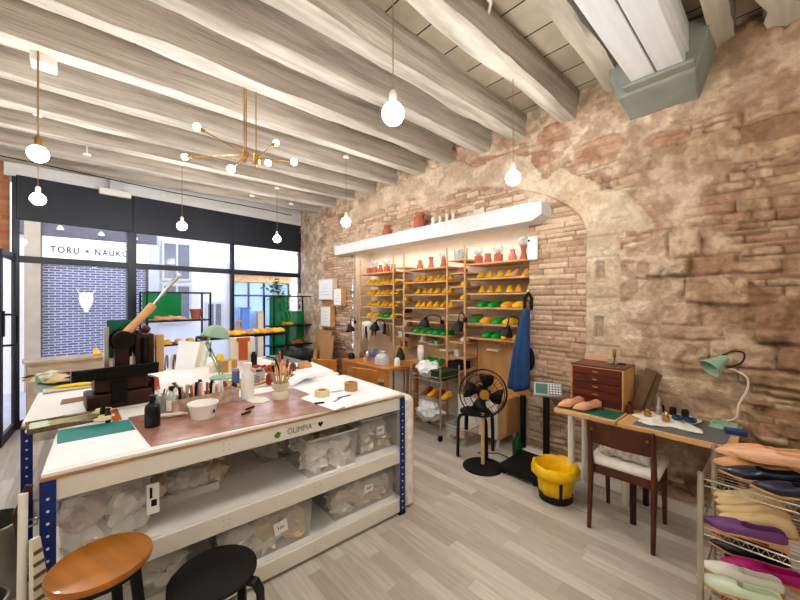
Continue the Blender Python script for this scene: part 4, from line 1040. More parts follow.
# tin box with markers
x, y, _ = put(212, 407)
t = thing('tin_box', 'shabby patterned rectangular box full of markers behind the white tub', 'box', (x-.03, y+.06, T0+.002), R(7))
mb = MB().b2((-.2, -.06, 0), (.2, -.055, .085)).b2((-.2, .055, 0), (.2, .06, .085)).b2((-.2, -.06, 0), (-.195, .06, .085)).b2((.195, -.06, 0), (.2, .06, .085)).b2((-.2, -.06, 0), (.2, .06, .005))
mb.build('body', mat('worn_tin', (168, 136, 118), .5, scale=22, col2=(214, 200, 184)), t)
MB().b2((.205, -.02, .03), (.212, .02, .06)).build('latch', M['black'], t)
rnd = random.Random(3)
mcs = [('white', 'white_gloss'), ('orange', 'leather_orange'), ('black', 'black'), ('rosy', 'leather_pink'), ('grey', 'grey_plastic')]
for i in range(20):
    c, m_ = mcs[i % 5] if i < 15 else mcs[0]
    px = -.18+.018*i if i < 14 else -.1+.045*(i-14); py = rnd.uniform(-.04, .045)
    one('marker', MB().cyl((0, 0, 0), (rnd.uniform(-.015, .015), rnd.uniform(-.02, .0), .135+rnd.uniform(0, .02)), .0085, n=10), M[m_], '%s marker standing in the patterned box' % c, 'marker', (x-.03+px*math.cos(R(7))-py*math.sin(R(7)), y+.06+px*math.sin(R(7))+py*math.cos(R(7)), T0+.008), group='markers in the patterned box')
for i, (u, v, a, lab) in enumerate([(200, 387, 15, 'leftmost'), (212, 388, 15, 'second'), (224, 389, 10, 'third'), (234, 390, 8, 'rightmost')]):
    one('ink_bottle', MB().lathe([(0, 0), (.022, 0), (.022, .04), (.012, .05), (.014, .06), (0, .06)], 14), M['black' if i != 2 else 'leather_purple'], '%s of the little dark bottles lined up behind the patterned box' % lab, 'bottle', put(u, v), group='little dark bottles behind the patterned box')
for i, (u, v, a, lab) in enumerate([(250, 409, 25, 'black pen lying on the leather mat, the one nearer the white bottle'), (246, 414, 20, 'short black pen lying closest to the front edge of the leather mat'), (319, 404, -20, 'small black clip at the right end of the leather mat')]):
    one('pen', MB().cyl((-.03, 0, .007), (.03, 0, .007), .006, n=10).cyl((.03, 0, .007), (.037, 0, .007), .003, n=8), M['black'], lab, 'pen', put(u, v, T0+.003), rz=R(a))
# brush pot
t = thing('tool_pot', 'white waisted ceramic pot full of brushes and tools', 'pot', put(280.5, 398.5))
MB().lathe([(0, 0), (.052, 0), (.056, .03), (.04, .055), (.042, .062), (.06, .085), (.062, .115), (.055, .115), (.04, .07), (0, .07)], 24).build('body', M['ivory'], t)
for k in range(12):
    a = k*2.4; r0 = .02; q = .045+.02*(k % 3); hh = .19+.05*(k % 4)
    mb = MB().cyl((r0*math.cos(a), r0*math.sin(a), .075), (q*math.cos(a), q*math.sin(a), hh*.8), .004, n=6).cyl((q*math.cos(a), q*math.sin(a), hh*.8), (q*1.15*math.cos(a), q*1.15*math.sin(a), hh), .008, n=8, m=1)
    mb.build('tool', [M['pine'], M[['green_shoe', 'leather_orange', 'leather_rust', 'black', 'steel', 'green_mat'][k % 6]]], t)
MB().tube([(0, 0, .08), (-.01, 0, .2), (-.03, .0, .27), (-.06, 0, .3), (-.1, 0, .31)], .005, n=6).build('hooked_tool', M['black'], t)
# tape rolls
def roll(label, u, v, r, h, m_, z=T0+.003):
    t = thing('tape_roll', label, 'tape roll', put(u, v, z))
    MB().lathe([(r*.6, 0), (r, 0), (r, h), (r*.6, h), (r*.6, 0)], 28).build('tape', M[m_], t)
    MB().lathe([(r*.55, .001), (r*.6, .001), (r*.6, h-.001), (r*.55, h-.001), (r*.55, .001)], 28).build('core', M['cardboard'], t)
roll('cream masking tape roll lying flat on the white papers', 322, 396, .052, .045, 'tape_cream')
roll('brown parcel tape roll standing flat near the right end of the front bench', 351, 390, .05, .062, 'cardboard')
# pens and scissors on the sheet
for i, (u, v, a) in enumerate([(335, 392, -12), (338, 400, 30), (344, 397, 5)]):
    one('pencil', MB().cyl((-.06, 0, .004), (.06, 0, .004), .004, n=6), M[['steel', 'blue_steel', 'black'][i]], ['silver', 'blue', 'black'][i]+' pencil lying on the sheet beside the cream tape roll', 'pencil', put(u, v, T0+.0015), rz=R(a))
# scissors, loops up
def scissors(label, u, v, rz, m_='black', z=T0):
    t = thing('scissors', label, 'scissors', put(u, v, z), R(rz))
    for s_ in (-1, 1):
        MB().prism([(0, s_*.002), (.12, s_*.003), (.02, s_*.014), (-.02, s_*.01)], .006+.003*s_, .009+.003*s_).build('blade', M['steel'], t)
        MB().tube([(-.055+.034*math.cos(a), s_*.03+.022*math.sin(a), .012) for a in [k*PI/8 for k in range(16)]], .006, n=8, closed=True).build('handle', M[m_], t)
# wooden tray with files and scissors
tx, ty, _ = put(72, 424)
t = thing('wooden_tray', 'wooden tray of files left of the scissors on the front bench', 'tray', (tx+.02, ty+.045, T0), R(6))
mb = MB().b2((-.2, -.09, 0), (.14, .09, .006)).b2((-.2, -.09, 0), (-.19, .09, .025)).b2((.13, -.09, 0), (.14, .09, .025)).b2((-.2, -.09, 0), (.14, -.08, .025)).b2((-.2, .08, 0), (.14, .09, .025))
mb.build('tray', M['old_wood'], t, bevel=.002)
for i in range(8):
    one('metal_file', MB().box((0, 0, 0), (.2, .010, .007)).cyl((-.1, 0, 0), (-.17, 0, 0), .008, n=8, m=1), [M['leather_olive'], M['leather_mint']], '%s tool file lying in the wooden tray' % (['slim steel', 'pale handled'][i % 2]), 'file', (tx-.01+.01*(i % 3), ty-.02+.0165*i, T0+.014), R(6+rnd.uniform(-4, 4)), group='files in the wooden tray')
scissors('pair of scissors with pale looped handles, nearer the front edge', 92, 421, 160, 'tape_cream', T0+.03)
scissors('pair of scissors with pale looped handles, behind the other pair', 90, 414, 165, 'tape_cream', T0+.03)
for i, (u, v, m_, lab, hh) in enumerate([(103, 421, 'black', 'short black handled punch standing beside the scissors', .1), (108, 423, 'press_brown', 'dark stubby knife handle standing right of the scissors', .085)]):
    one('hand_tool', MB().lathe([(0, 0), (.012, 0), (.015, hh*.6), (.01, hh*.8), (.012, hh), (0, hh)], 12), M[m_], lab, 'tool', put(u, v))
sheet('leather_piece', 'orange tan leather strip leaning right of the scissors', 'leather', [(113, 423), (122, 420), (117, 409), (111, 411)], T0, 'leather_orange', .004)
# ------------------------------------------------------------------ press on the rear left bench
px, py, _ = put(116, 408)
pr = thing('lever_press', 'heavy dark brown iron clicker press with a long wooden and steel lever', 'press', (px+.02, py+.10, T0), R(4))
MB().b2((-.17, -.10, 0), (.17, .12, .10)).b2((-.13, -.08, .10), (.15, .1, .2)).build('base', M['press_brown'], pr, bevel=.012)
mb = MB().b2((-.24, -.13, .2), (.2, -.02, .255)).b2((-.24, -.14, .25), (.2, -.10, .272))
for k in range(6): mb.b2((-.235+.03*k, -.137, .205), (-.215+.03*k, -.13, .245))
mb.build('bar', M['press_iron'], pr, bevel=.004)
for a_, b_ in (((-.05, -.115, .03), (.03, -.10, .17)), ((.165, -.06, .02), (.19, .06, .16))): MB().b2(a_, b_).build('bracket', M['press_iron'], pr, bevel=.004)
MB().b2((-.05, .11, .3), (.09, .118, .56)).build('rear_plate', M['green_mat'], pr)
MB().cyl((.145, -.03, .26), (.145, -.03, .44), .022, n=14).build('piston', M['press_iron'], pr)
MB().b2((-.02, .0, .2), (.06, .1, .42)).b2((.09, .0, .2), (.2, .1, .46)).build('column', M['press_brown'], pr, bevel=.008)
MB().cyl((.02, -.06, .43), (.02, .14, .43), .062, n=24).cyl((.02, -.08, .43), (.02, -.06, .43), .03, n=16).cyl((.02, .02, .43), (.02, .04, .43), .074, n=24).build('drum', M['press_iron'], pr)
MB().b2((-.075, .0, .2), (-.05, .05, .52)).build('guide_plate', M['steel'], pr, bevel=.003)
MB().b2((.21, 0, .18), (.26, .05, .45)).build('wooden_upright', M['light_ply'], pr, bevel=.006)
mb = MB(); p0 = Vector((.03, 0, .46)); p1 = Vector((.21, .10, .66)); p2 = Vector((.40, .22, .89))
mb.tube([p0, p0.lerp(p1, .5), p1], [.03, .026, .03], n=12); mb.build('wooden_lever', M['light_ply'], pr)
MB().tube([p1, p1.lerp(p2, .5), p2], [.008, .012, .017], n=12).build('steel_lever', M['steel'], pr)
MB().cyl(p2, p2+(p2-p1).normalized()*.02, .018, n=12).build('lever_tip', M['white_gloss'], pr)
MB().ball((.16, .05, .49), .028, 14).ball((.12, .05, .47), .02, 14).build('nut', M['dark_red'], pr)
x, y, _ = put(150, 391)
one('leather_block', MB().box((0, 0, .05), (.11, .16, .1), top=.85), M['leather_orange'], 'orange leather covered block at the right foot of the press', 'block', (x+.0, y+.06, T0), R(10), bevel=.01)
x, y, _ = put(72, 390)
t = thing('shallow_tray', 'long white shallow tray holding a yellow piece left of the press', 'tray', (x, y+.03, T0+.002), R(3))
MB().b2((-.16, -.05, 0), (.16, .05, .008)).b2((-.16, -.05, 0), (.16, -.045, .02)).b2((-.16, .045, 0), (.16, .05, .02)).build('tray', M['ivory'], t)
one('yellow_piece', MB().ball((0, 0, .02), (.12, .03, .016), 20), M['yellow_last'], 'yellow bar shaped piece lying in the white shallow tray', 'piece', (x+.01, y+.03, T0+.01), R(3))
# offcuts heap at the far left
rnd = random.Random(11)
for i in range(12):
    u = 36+rnd.random()*56; v = 379+rnd.random()*4
    c, m_ = [('pale green', 'leather_mint'), ('tan', 'leather_tan'), ('cream', 'leather_cream'), ('grey green', 'pale_green_mat'), ('black', 'black_matte')][i % 5]
    p = put(u, v); a = rnd.uniform(0, 3); s_ = .1+.08*rnd.random(); mb = MB(); vs = []
    for k in range(7):
        f = k/6; vs += [(-s_+2*s_*f, -.05-.02*math.sin(k*2), .012+.045*math.sin(f*3.1)+.008*i/3), (-s_+2*s_*f, .06+.02*math.cos(k), .012+.05*math.sin(f*2.6)+.008*i/3)]
    mb.add(vs, [(k*2, k*2+1, k*2+3, k*2+2) for k in range(6)], 0, True)
    one('leather_offcut', mb, M[m_], '%s curled leather offcut in the heap at the far left of the rear bench' % c, 'leather offcut', (p[0], min(p[1], 4.25), T0), a, group='leather offcuts on the rear left bench', solid=.003)
# cut strip rack: row of arched strips
x, y, _ = put(165, 366)
for i in range(7):
    mb = MB(); c, m_ = [('grey', 'grey_mat'), ('white', 'leather_white'), ('tan', 'leather_brown')][i % 3]
    mb.tube([(-.06*math.cos(k*PI/10), 0, .14*math.sin(k*PI/10)) for k in range(11)], .008, n=6)
    one('leather_strip', mb, M[m_], '%s arched leather strip in the row behind the wooden upright' % c, 'leather strip', (min(x-.02+.035*i, .9), min(y+.05-.01*i, 4.2), T0), R(70), group='arched leather strips')
# fanned folders
x, y, _ = put(188, 368)
for i in range(4):
    mb = MB().prism([(-.09, 0), (.08, 0), (.13+.02*i, .26), (-.06, .29-.02*i)], -.002, .002, f=lambda a, b, c: (a, c, b))
    one('paper_folder', mb, M[['paper', 'ivory', 'paper', 'leather_mint'][i]], ['front white', 'second cream', 'third white', 'rear pale green'][i]+' upright pattern folder in the fan behind the papers', 'folder', (x-.03+.05*i, min(y+.02, 4.1)+.025*i, T0), R(-20+22*i), rot=(R(-8), 0, R(-15+16*i)), group='fanned pattern folders')
# green task lamp
x, y, _ = put(222, 378)
tl = thing('task_lamp', 'mint green articulated task lamp with a dome shade on the rear bench', 'lamp', (x, y, T0))
MB().lathe([(0, 0), (.1, 0), (.1, .012), (.06, .025), (.02, .03), (0, .03)], 28).build('base', M['mint_metal'], tl)
j = vv(207, 343, 3.05)-Vector((x, y, T0)); s_ = vv(214, 331, 2.95)-Vector((x, y, T0))
MB().cyl((-.012, 0, .02), j+Vector((-.012, 0, 0)), .006, n=8).cyl((.012, 0, .02), j+Vector((.012, 0, 0)), .006, n=8).ball(j, .018, 10).build('arm', M['mint_metal'], tl)
MB().cyl(j, s_+Vector((0, 0, .03)), .008, n=8).build('neck', M['mint_metal'], tl)
mb = MB(); mb.M = Matrix.Translation(s_+Vector((.02, 0, 0))) @ Matrix.Rotation(R(12), 4, 'Y')
mb.lathe([(.11, -.055), (.107, -.045), (.09, -.005), (.06, .03), (.03, .045), (0, .048)], 28, caps=False); mb.build('shade', M['mint_metal'], tl, solid=.003)
# tray with jars, cardboard box, tall milk-carton like box, jars behind the white bottle
x, y, _ = put(243, 388)
one('wooden_tray', MB().lathe([(0, 0), (.2, 0), (.215, .02), (.205, .02), (.195, .008), (0, .008)], 36, sx=1, sy=.6), M['pine'], 'oval pale wooden tray of jars behind the white bottle', 'tray', (x+.03, y+.12, T0))
jr = [(-.13, .0, .03, .05, 'yellow_last', 'small yellow capped jar'), (.06, .02, .035, .1, 'leather_rust', 'red filled glass jar'), (.1, -.04, .03, .07, 'clear_glass', 'clear low jar'), (.15, .03, .028, .09, 'grey_plastic', 'grey jar'), (-.03, .06, .03, .12, 'blue_keys', 'blue capped brush jar'), (.02, -.05, .025, .08, 'amber', 'amber jar')]
for i, (dx, dy, r, h, m_, lab) in enumerate(jr):
    t = thing('jar', lab+' on the oval wooden tray', 'jar', (x+.03+dx, y+.12+dy, T0+.009))
    MB().lathe([(0, 0), (r, 0), (r, h*.8), (r*.8, h*.85), (0, h*.85)], 16).build('body', M[m_], t)
    MB().lathe([(0, h*.85), (r*.85, h*.85), (r*.85, h), (0, h)], 16).build('lid', M['black' if i % 2 else 'steel'], t)
x, y, _ = put(229, 372)
one('cardboard_box', MB().box((0, 0, .055), (.14, .12, .11)).b2((-.07, -.06, .11), (.07, .06, .112)).box((0, -.061, .055), (.03, .002, .11), m=1), [M['cardboard'], M['tape_cream']], 'brown cardboard box right of the green task lamp', 'box', (x, y+.05, T0), R(5), bevel=.002)
x, y, _ = put(236, 368)
t = thing('paper_bag', 'tall white box with a brown centre stripe on the rear bench', 'box', (x+.1, y+.12, T0), R(-12))
MB().b2((-.12, -.05, 0), (.12, .05, .3)).build('body', M['ivory'], t, bevel=.004)
MB().b2((-.04, -.054, .06), (.05, -.05, .3)).b2((-.06, -.056, .26), (.07, -.05, .302)).build('stripe', M['leather_orange'], t)
for i, (u, v, r, h, m_, lab) in enumerate([(213, 372, .035, .09, 'ivory', 'white plastic cup at the left of the cardboard box'), (220, 365, .04, .12, 'yellow_last', 'yellow tin behind the cardboard box'), (254, 366, .03, .15, 'black', 'black topped spray can behind the white bottle'), (262, 380, .028, .1, 'clear_glass', 'clear jar to the right of the white bottle'), (270, 384, .03, .09, 'leather_rust', 'rust coloured pot near the brush pot'), (292, 380, .045, .05, 'leather_brown', 'brown bowl right of the brush pot')]):
    one('container', MB().lathe([(0, 0), (r, 0), (r*1.05, h*.85), (r*.7, h*.92), (r*.7, h), (0, h)], 18), M[m_], lab, 'container', put(u, v))
for i in range(9):
    u = 262+i*4.5; v = 374-(i % 3)*2.5; c, m_ = [('pinkish', 'leather_pink'), ('rusty', 'leather_rust'), ('tan', 'leather_tan')][i % 3]
    p = put(u, v); shoe('shoe_last', '%s little shoe upper in the pile behind the brush pot' % c, 'shoe upper', 'clog', m_, 'insole', p, rnd.uniform(0, 3), group='shoe uppers behind the brush pot', L=.17, wscale=.7, parts=False)
sheet('cutting_mat', 'dark grey cutting mat on the far right corner of the rear bench', 'cutting mat', [(262, 358), (283, 363), (308, 362), (280, 355)], T0, 'grey_mat', .003)

# ------------------------------------------------------------------ display racks in the window
def rack(label, s0, s1, t0, t1, H, shelves, group=None):
    o = thing('display_rack', label, 'rack', sfw((s0+s1)/2, (t0+t1)/2), SFA, group)
    hw, hd = (s1-s0)/2, abs(t1-t0)/2
    for sx in (-1, 1):
        for sy in (-1, 1): MB().box((sx*hw, sy*hd, H/2), (.022, .022, H)).build('post', M['black_metal'], o)
    for z in shelves+[H]:
        MB().b2((-hw, -hd-.01, z-.02), (hw, -hd+.01, z)).b2((-hw, hd-.01, z-.02), (hw, hd+.01, z)).b2((-hw-.01, -hd, z-.02), (-hw+.01, hd, z)).b2((hw-.01, -hd, z-.02), (hw+.01, hd, z)).build('rail', M['black_metal'], o)
    for z in shelves:
        MB().b2((-hw, -hd, z-.008), (hw, hd, z)).build('shelf', M['frame_metal'], o)
    return o
r1 = rack('black metal display rack with a green glass back before the middle window', 1.22, 2.05, -.55, -.2, 1.72, [1.3, .95])
MB().b2((-.40, .12, 1.31), (.1, .13, 1.7)).build('green_panel', M['green_glass'], r1)
MB().b2((-.40, .0, .96), (.7, .01, 1.06)).build('green_strip', M['green_glass'], r1) if False else None
for s_, c, m_ in ((1.45, 'pale tan', 'leather_tan'), (1.62, 'pinkish tan', 'leather_pink')):
    shoe('shoe', c+' pointed shoe on the shelf before the green glass panel', 'shoe', 'pointed', m_, 'insole', sfw(s_-.1, -.38, 1.301), SFA, group='shoes before the green panel', parts=True)
one('flower_pot', MB().lathe([(0, 0), (.06, 0), (.08, .13), (.09, .13), (.09, .16), (.075, .16), (.07, .12), (0, .12)], 20), M['terracotta'], 'square shouldered terracotta pot on the display rack right of the green panel', 'pot', sfw(1.9, -.38, 1.3))
r2 = rack('low wide black display table carrying yellow shoes before the windows', 1.75, 2.95, -1.25, -.85, 1.06, [.5])
MB().b2((-.6, -.21, 1.06), (.6, .21, 1.075)).build('top', M['black_metal'], r2)
for i in range(11):
    c, m_ = [('yellow', 'yellow_last'), ('amber', 'amber_last'), ('tan', 'leather_tan')][i % 3]
    shoe('shoe', c+' shoe in the row on the low black display table', 'shoe', 'clog', m_, 'insole', sfw(1.8+i*.108, -.95-.06*(i % 2), 1.076), SFA-PI/2+.5, group='shoes on the low black display table', L=.23, parts=False)
one('wooden_figure', MB().lathe([(0, 0), (.04, 0), (.035, .1), (.02, .14), (.04, .19), (.0, .23)], 14), M['leather_tan'], 'small tan wooden figure standing among the yellow shoes', 'figure', sfw(2.35, -.78-.1, 1.076))
# lower shelf of papers and shoes seen below
for i in range(4):
    shoe('shoe', 'amber shoe on the green topped counter under the racks', 'shoe', 'clog', 'amber_last', 'insole', sfw(1.3+i*.14, -.7, 1.0) if False else sfw(1.33+i*.15, -.38, .951), SFA-PI/2, group='amber shoes under the green panel', L=.22, parts=False)
r3 = rack('tall black display rack with green glass panels and a trailing plant, beside the stone wall', 3.15, 3.98, -.5, -.15, 1.68, [1.12, .75])
MB().b2((-.40, .0, .1), (-.02, .012, 1.66)).build('green_panel', M['green_glass'], r3)
MB().b2((-.0, .1, .1), (.40, .112, 1.38)).build('green_panel', M['green_glass'], r3)
shoe('shoe', 'amber pointed shoe on the rack with the trailing plant', 'shoe', 'pointed', 'amber_last', 'insole', sfw(3.4, -.35, 1.121), SFA)
shoe('shoe', 'rust coloured shoe on the lower shelf of the rack near the stone wall', 'shoe', 'clog', 'leather_orange', 'insole', sfw(3.6, -.35, .751), SFA)
pl = thing('trailing_plant', 'green trailing plant hanging over the top of the green glass rack', 'plant', sfw(3.3, -.33, 1.69))
MB().lathe([(0, 0), (.05, 0), (.065, .1), (0, .1)], 16).build('pot', M['white_gloss'], pl)
rnd = random.Random(4); mb = MB()
def leafv(mb, c, s_, a, b):
    d1 = Vector((math.cos(a)*math.cos(b), math.sin(a)*math.cos(b), math.sin(b))); w_ = d1.cross(Vector((0, 0, 1))).normalized()*s_*.4
    c = Vector(c); mb.add([c, c+d1*s_*.5+w_, c+d1*s_, c+d1*s_*.5-w_], [(0, 1, 2, 3)])
for i in range(150):
    a = rnd.uniform(0, 6.28); leafv(mb, (rnd.gauss(0, .08), rnd.gauss(0, .06), .1+rnd.gauss(.03, .07)), rnd.uniform(.05, .09), a, rnd.uniform(-.8, .6))
for st in range(5):
    a = st*1.3; x0 = .08*math.cos(a)
    for k in range(22): leafv(mb, (x0+.1+.06*math.sin(k*.2+st), -.12-.02*(st % 2), .1-k*.033*(1 if st % 2 else .6)), .055, rnd.uniform(0, 6.28), rnd.uniform(-1, .3))
mb.build('foliage', M['leaf'], pl)
for st in range(2): MB().tube([(.05, -.02, .1), (.12, -.1, .0), (.14+.08*st, -.14, -.3), (.2+.05*st, -.14, -.5), (.12, -.12, -.62)], .004, n=6).build('vine', M['leaf_lime'], pl)
# tiled sill at the left window
sl = MB().b2((.08, -.45, 0), (1.08, -.12, .84)).b2((.05, -.48, .84), (1.1, -.1, .87)); o = sl.build('window_sill_counter', mat('sill_tiles', (196, 178, 156), .6, scale=5, var=.12)); o.location = SF; o.rotation_euler = (0, 0, SFA)
tag(o, 'beige tiled low counter inside the left window bay', 'counter')
for i in range(2): shoe('shoe_last', ['yellow shoe last on the tiled counter, the left one', 'yellow shoe last on the tiled counter, the one near the mullion'][i], 'shoe last', 'last', 'yellow_last', 'amber_last', sfw(.72+.22*i, -.2, .871), SFA-PI/2, cavity=False, L=.2, parts=False)
# ------------------------------------------------------------------ stools, fan, scale, bin
st = thing('wooden_stool', 'round stool with an orange brown wooden seat and black legs at the lower left', 'stool', (.055, 1.69, 0), R(20))
MB().lathe([(0, .618), (.14, .618), (.152, .624), (.155, .636), (.151, .646), (0, .65)], 48).build('seat', M['stool_wood'], st)
for k in range(4):
    a = PI/4+k*PI/2; MB().cyl((.10*math.cos(a), .10*math.sin(a), .617), (.165*math.cos(a), .165*math.sin(a), 0), .019, .015, n=12).build('leg', M['black_matte'], st)
MB().tube([(.138*math.cos(a), .138*math.sin(a), .26) for a in [k*PI/12 for k in range(24)]], .009, n=8, closed=True).build('foot_ring', M['black_matte'], st)
MB().lathe([(0, .595), (.13, .595), (.13, .617), (0, .617)], 24).build('seat_support', M['black_matte'], st)
def bent_stool(label, x, y, rz, H=.45, r=.18):
    t = thing('bentwood_stool', label, 'stool', (x, y, 0), rz, 'black round stools with bent legs')
    MB().lathe([(0, H-.02), (r-.01, H-.02), (r, H-.014), (r, H-.005), (r-.006, H), (0, H)], 40).build('seat', M['black_matte'], t)
    for k in range(4):
        a = PI/4+k*PI/2; c, s_ = math.cos(a), math.sin(a); pts = [(.03, H-.028), (r-.03, H-.028), (r+.015, H-.034), (r+.036, H-.07), (r+.042, H-.2), (r+.046, 0)]
        mb = MB(); vs = []; 
        for i, (rr, z) in enumerate(pts):
            tx_, tz = (pts[min(i+1, 5)][0]-pts[max(i-1, 0)][0], pts[min(i+1, 5)][1]-pts[max(i-1, 0)][1]); l_ = math.hypot(tx_, tz); nx_, nz2 = -tz/l_*.009, tx_/l_*.009
            for q, w_ in ((1, -1), (1, 1), (-1, 1), (-1, -1)):
                R_ = rr+nx_*q; vs.append((R_*c-w_*.02*s_, R_*s_+w_*.02*c, max(0, z+nz2*q)))
        mb.add(vs, [(i*4+j, i*4+(j+1) % 4, (i+1)*4+(j+1) % 4, (i+1)*4+j) for i in range(5) for j in range(4)]+[(0, 1, 2, 3), (20, 21, 22, 23)], 0, False)
        mb.build('leg', M['black'], t, bevel=.003)
    return t
bent_stool('black round stool in front of the work bench at the bottom of the view', .42, 1.63, R(-3), r=.165)
bent_stool('black round stool behind the pedestal fan', 3.04, 2.17, R(20), r=.16)
# pedestal fan
fx, fy = 2.85, 1.95
fn = thing('pedestal_fan', 'black wire caged pedestal fan on a wooden pole', 'fan', (fx, fy, 0), R(-20))
MB().lathe([(0, 0), (.19, 0), (.19, .008), (.17, .018), (.03, .03), (0, .03)], 40).build('base', M['black_matte'], fn)
MB().cyl((0, 0, .025), (0, 0, .55), .018, n=16).build('pole', M['pine'], fn)
hz = .71; mb = MB()
FM = Matrix.Translation((-.06, 0, hz)) @ Matrix.Rotation(R(35), 4, 'Z') @ Matrix.Rotation(R(-90+4), 4, 'Y') 
# fan axis = local z of FM pointing -x (towards viewer)
face = Matrix.Translation((0, 0, hz)) @ Matrix.Rotation(math.atan2(-fy, -fx)+R(20)+R(8), 4, 'Z') @ Matrix.Rotation(R(86), 4, 'Y')
mb = MB(face)
R1 = .222
for rr, z in ((R1, .0), (R1, .035), (.19, .075), (.13, .092), (.06, .098)): mb.tube([(rr*math.cos(k*PI/20), rr*math.sin(k*PI/20), z) for k in range(40)], .0035 if rr < R1 else .005, n=6, closed=True)
for k in range(40):
    a = k*PI/20; mb.tube([(.045*math.cos(a), .045*math.sin(a), .1), (.13*math.cos(a), .13*math.sin(a), .092), (.19*math.cos(a), .19*math.sin(a), .075), (R1*math.cos(a), R1*math.sin(a), .035), (R1*math.cos(a), R1*math.sin(a), 0), (.17*math.cos(a), .17*math.sin(a), -.05), (.06*math.cos(a), .06*math.sin(a), -.06)], .0013, n=4)
mb.build('cage', M['black_metal'], fn)
MB(face).lathe([(0, .096), (.042, .096), (.045, .104), (0, .108)], 24).build('badge', M['brass'], fn)
bl = MB(face)
for k in range(4):
    a0 = k*PI/2+1.15; vs = []
    for i in range(7):
        f = i/6; rr = .035+f*.155; w_ = .42+.38*math.sin(f*2.6)
        for q in (-1, 1):
            a = a0+q*w_*.62+f*.25; vs.append((rr*math.cos(a), rr*math.sin(a), .03+q*.018))
    b = MB(face).add(vs, [(i*2, i*2+1, i*2+3, i*2+2) for i in range(6)], 0, True); b.build('blade', M['black'], fn, solid=.003)
MB(face).cyl((0, 0, -.01), (0, 0, .06), .035, n=20).cyl((0, 0, -.15), (0, 0, -.05), .055, n=20).build('motor', M['black'], fn)
MB().cyl((0, 0, .53), (0, 0, .63), .026, n=14).tube([(0, 0, .6), (.05, .02, .64), (.1, .03, hz)], .014, n=8).build('neck', M['black'], fn)
one('power_cord', MB().tube([(3.05, 2.15, .012), (3.2, 2.0, .008), (3.18, 1.8, .008), (2.98, 1.74, .008), (2.9, 1.85, .02), (2.9, 1.95, .03)], .005, n=6), M['black'], 'thin black cord looping on the floor behind the fan base', 'cord')
# floor scale
sc_ = thing('platform_scale', 'black floor platform scale with grey blue display on a post', 'scale', (3.1, 1.6, 0), 0)
MB().b2((-.24, -.19, .03), (.24, .19, .085)).build('platform', M['black_matte'], sc_, bevel=.01)
for sx in (-1, 1):
    for sy in (-1, 1): MB().cyl((sx*.2, sy*.15, 0), (sx*.2, sy*.15, .03), .02, n=12).build('foot', M['rubber'], sc_)
MB().box((.2, -.06, .40), (.045, .05, .64)).build('post', M['black'], sc_, bevel=.006)
dm = Matrix.Translation((.16, 0, .735)) @ Matrix.Rotation(math.atan2(-1.6, -3.1)+PI/2+PI, 4, 'Z') @ Matrix.Rotation(R(-28), 4, 'X')
dm = Matrix.Translation((.19, -.08, .74)) @ Matrix.Rotation(R(-62), 4, 'Z') @ Matrix.Rotation(R(-30), 4, 'X')
c = MB(dm).b2((-.125, -.03, -.065), (.125, .03, .065)).build('display_case', M['grey_plastic'], sc_, bevel=.012)
MB(dm).b2((-.11, -.034, -.045), (-.005, -.03, .05)).build('screen', M['lcd'], c)
mb = MB(dm).b2((.01, -.034, -.05), (.115, -.031, .05))
for a in range(4):
    for b in range(4): mb.b2((.016+a*.025, -.037, -.043+b*.024), (.035+a*.025, -.033, -.026+b*.024), m=1)
mb.build('keypad', [M['blue_keys'], M['white_paint']], c)
# waste bin with yellow liner
wb = thing('waste_bin', 'black waste bin lined with a bright yellow plastic bag', 'bin', (2.84, 1.25, 0))
MB().lathe([(0, 0), (.125, 0), (.13, .05), (.12, .052), (.115, .01), (0, .01)], 32).build('base', M['black'], wb)
rnd = random.Random(8); mb = MB(); n = 48; prof = [(.12, .03), (.128, .12), (.138, .22), (.148, .262), (.156, .278), (.172, .27), (.182, .24), (.178, .2)]
vs = []
for i, (r, z) in enumerate(prof):
    for j in range(n):
        a = 2*PI*j/n; k = (.003 if i < 3 else .005)*math.sin(a*7+i*.5)+.0025*math.sin(a*16+i)+(.008*math.sin(a*3+1) if i > 4 else 0)
        vs.append(((r+k)*math.cos(a), (r+k)*math.sin(a), z+(k*1.2 if i > 3 else 0)))
mb.add(vs, [(i*n+j, i*n+(j+1) % n, (i+1)*n+(j+1) % n, (i+1)*n+j) for i in range(len(prof)-1) for j in range(n)], 0, True)
mb.build('liner', M['yellow_bag'], wb, solid=.002)
MB().lathe([(.0, .1), (.11, .1), (.13, .24), (.145, .27)], 32, caps=False).build('liner_inside', M['yellow_bag'], wb)
mb = MB()
for k in range(5): mb.b2((-.125+0, -.01, 0), (-.12, .01, .01)) if False else None
for k in range(3):
    a = R(-20+k*120); MB().cyl((.133*math.cos(a), .133*math.sin(a), .04), (.143*math.cos(a), .143*math.sin(a), .2), .012, n=8).build('rib', M['black'], wb)

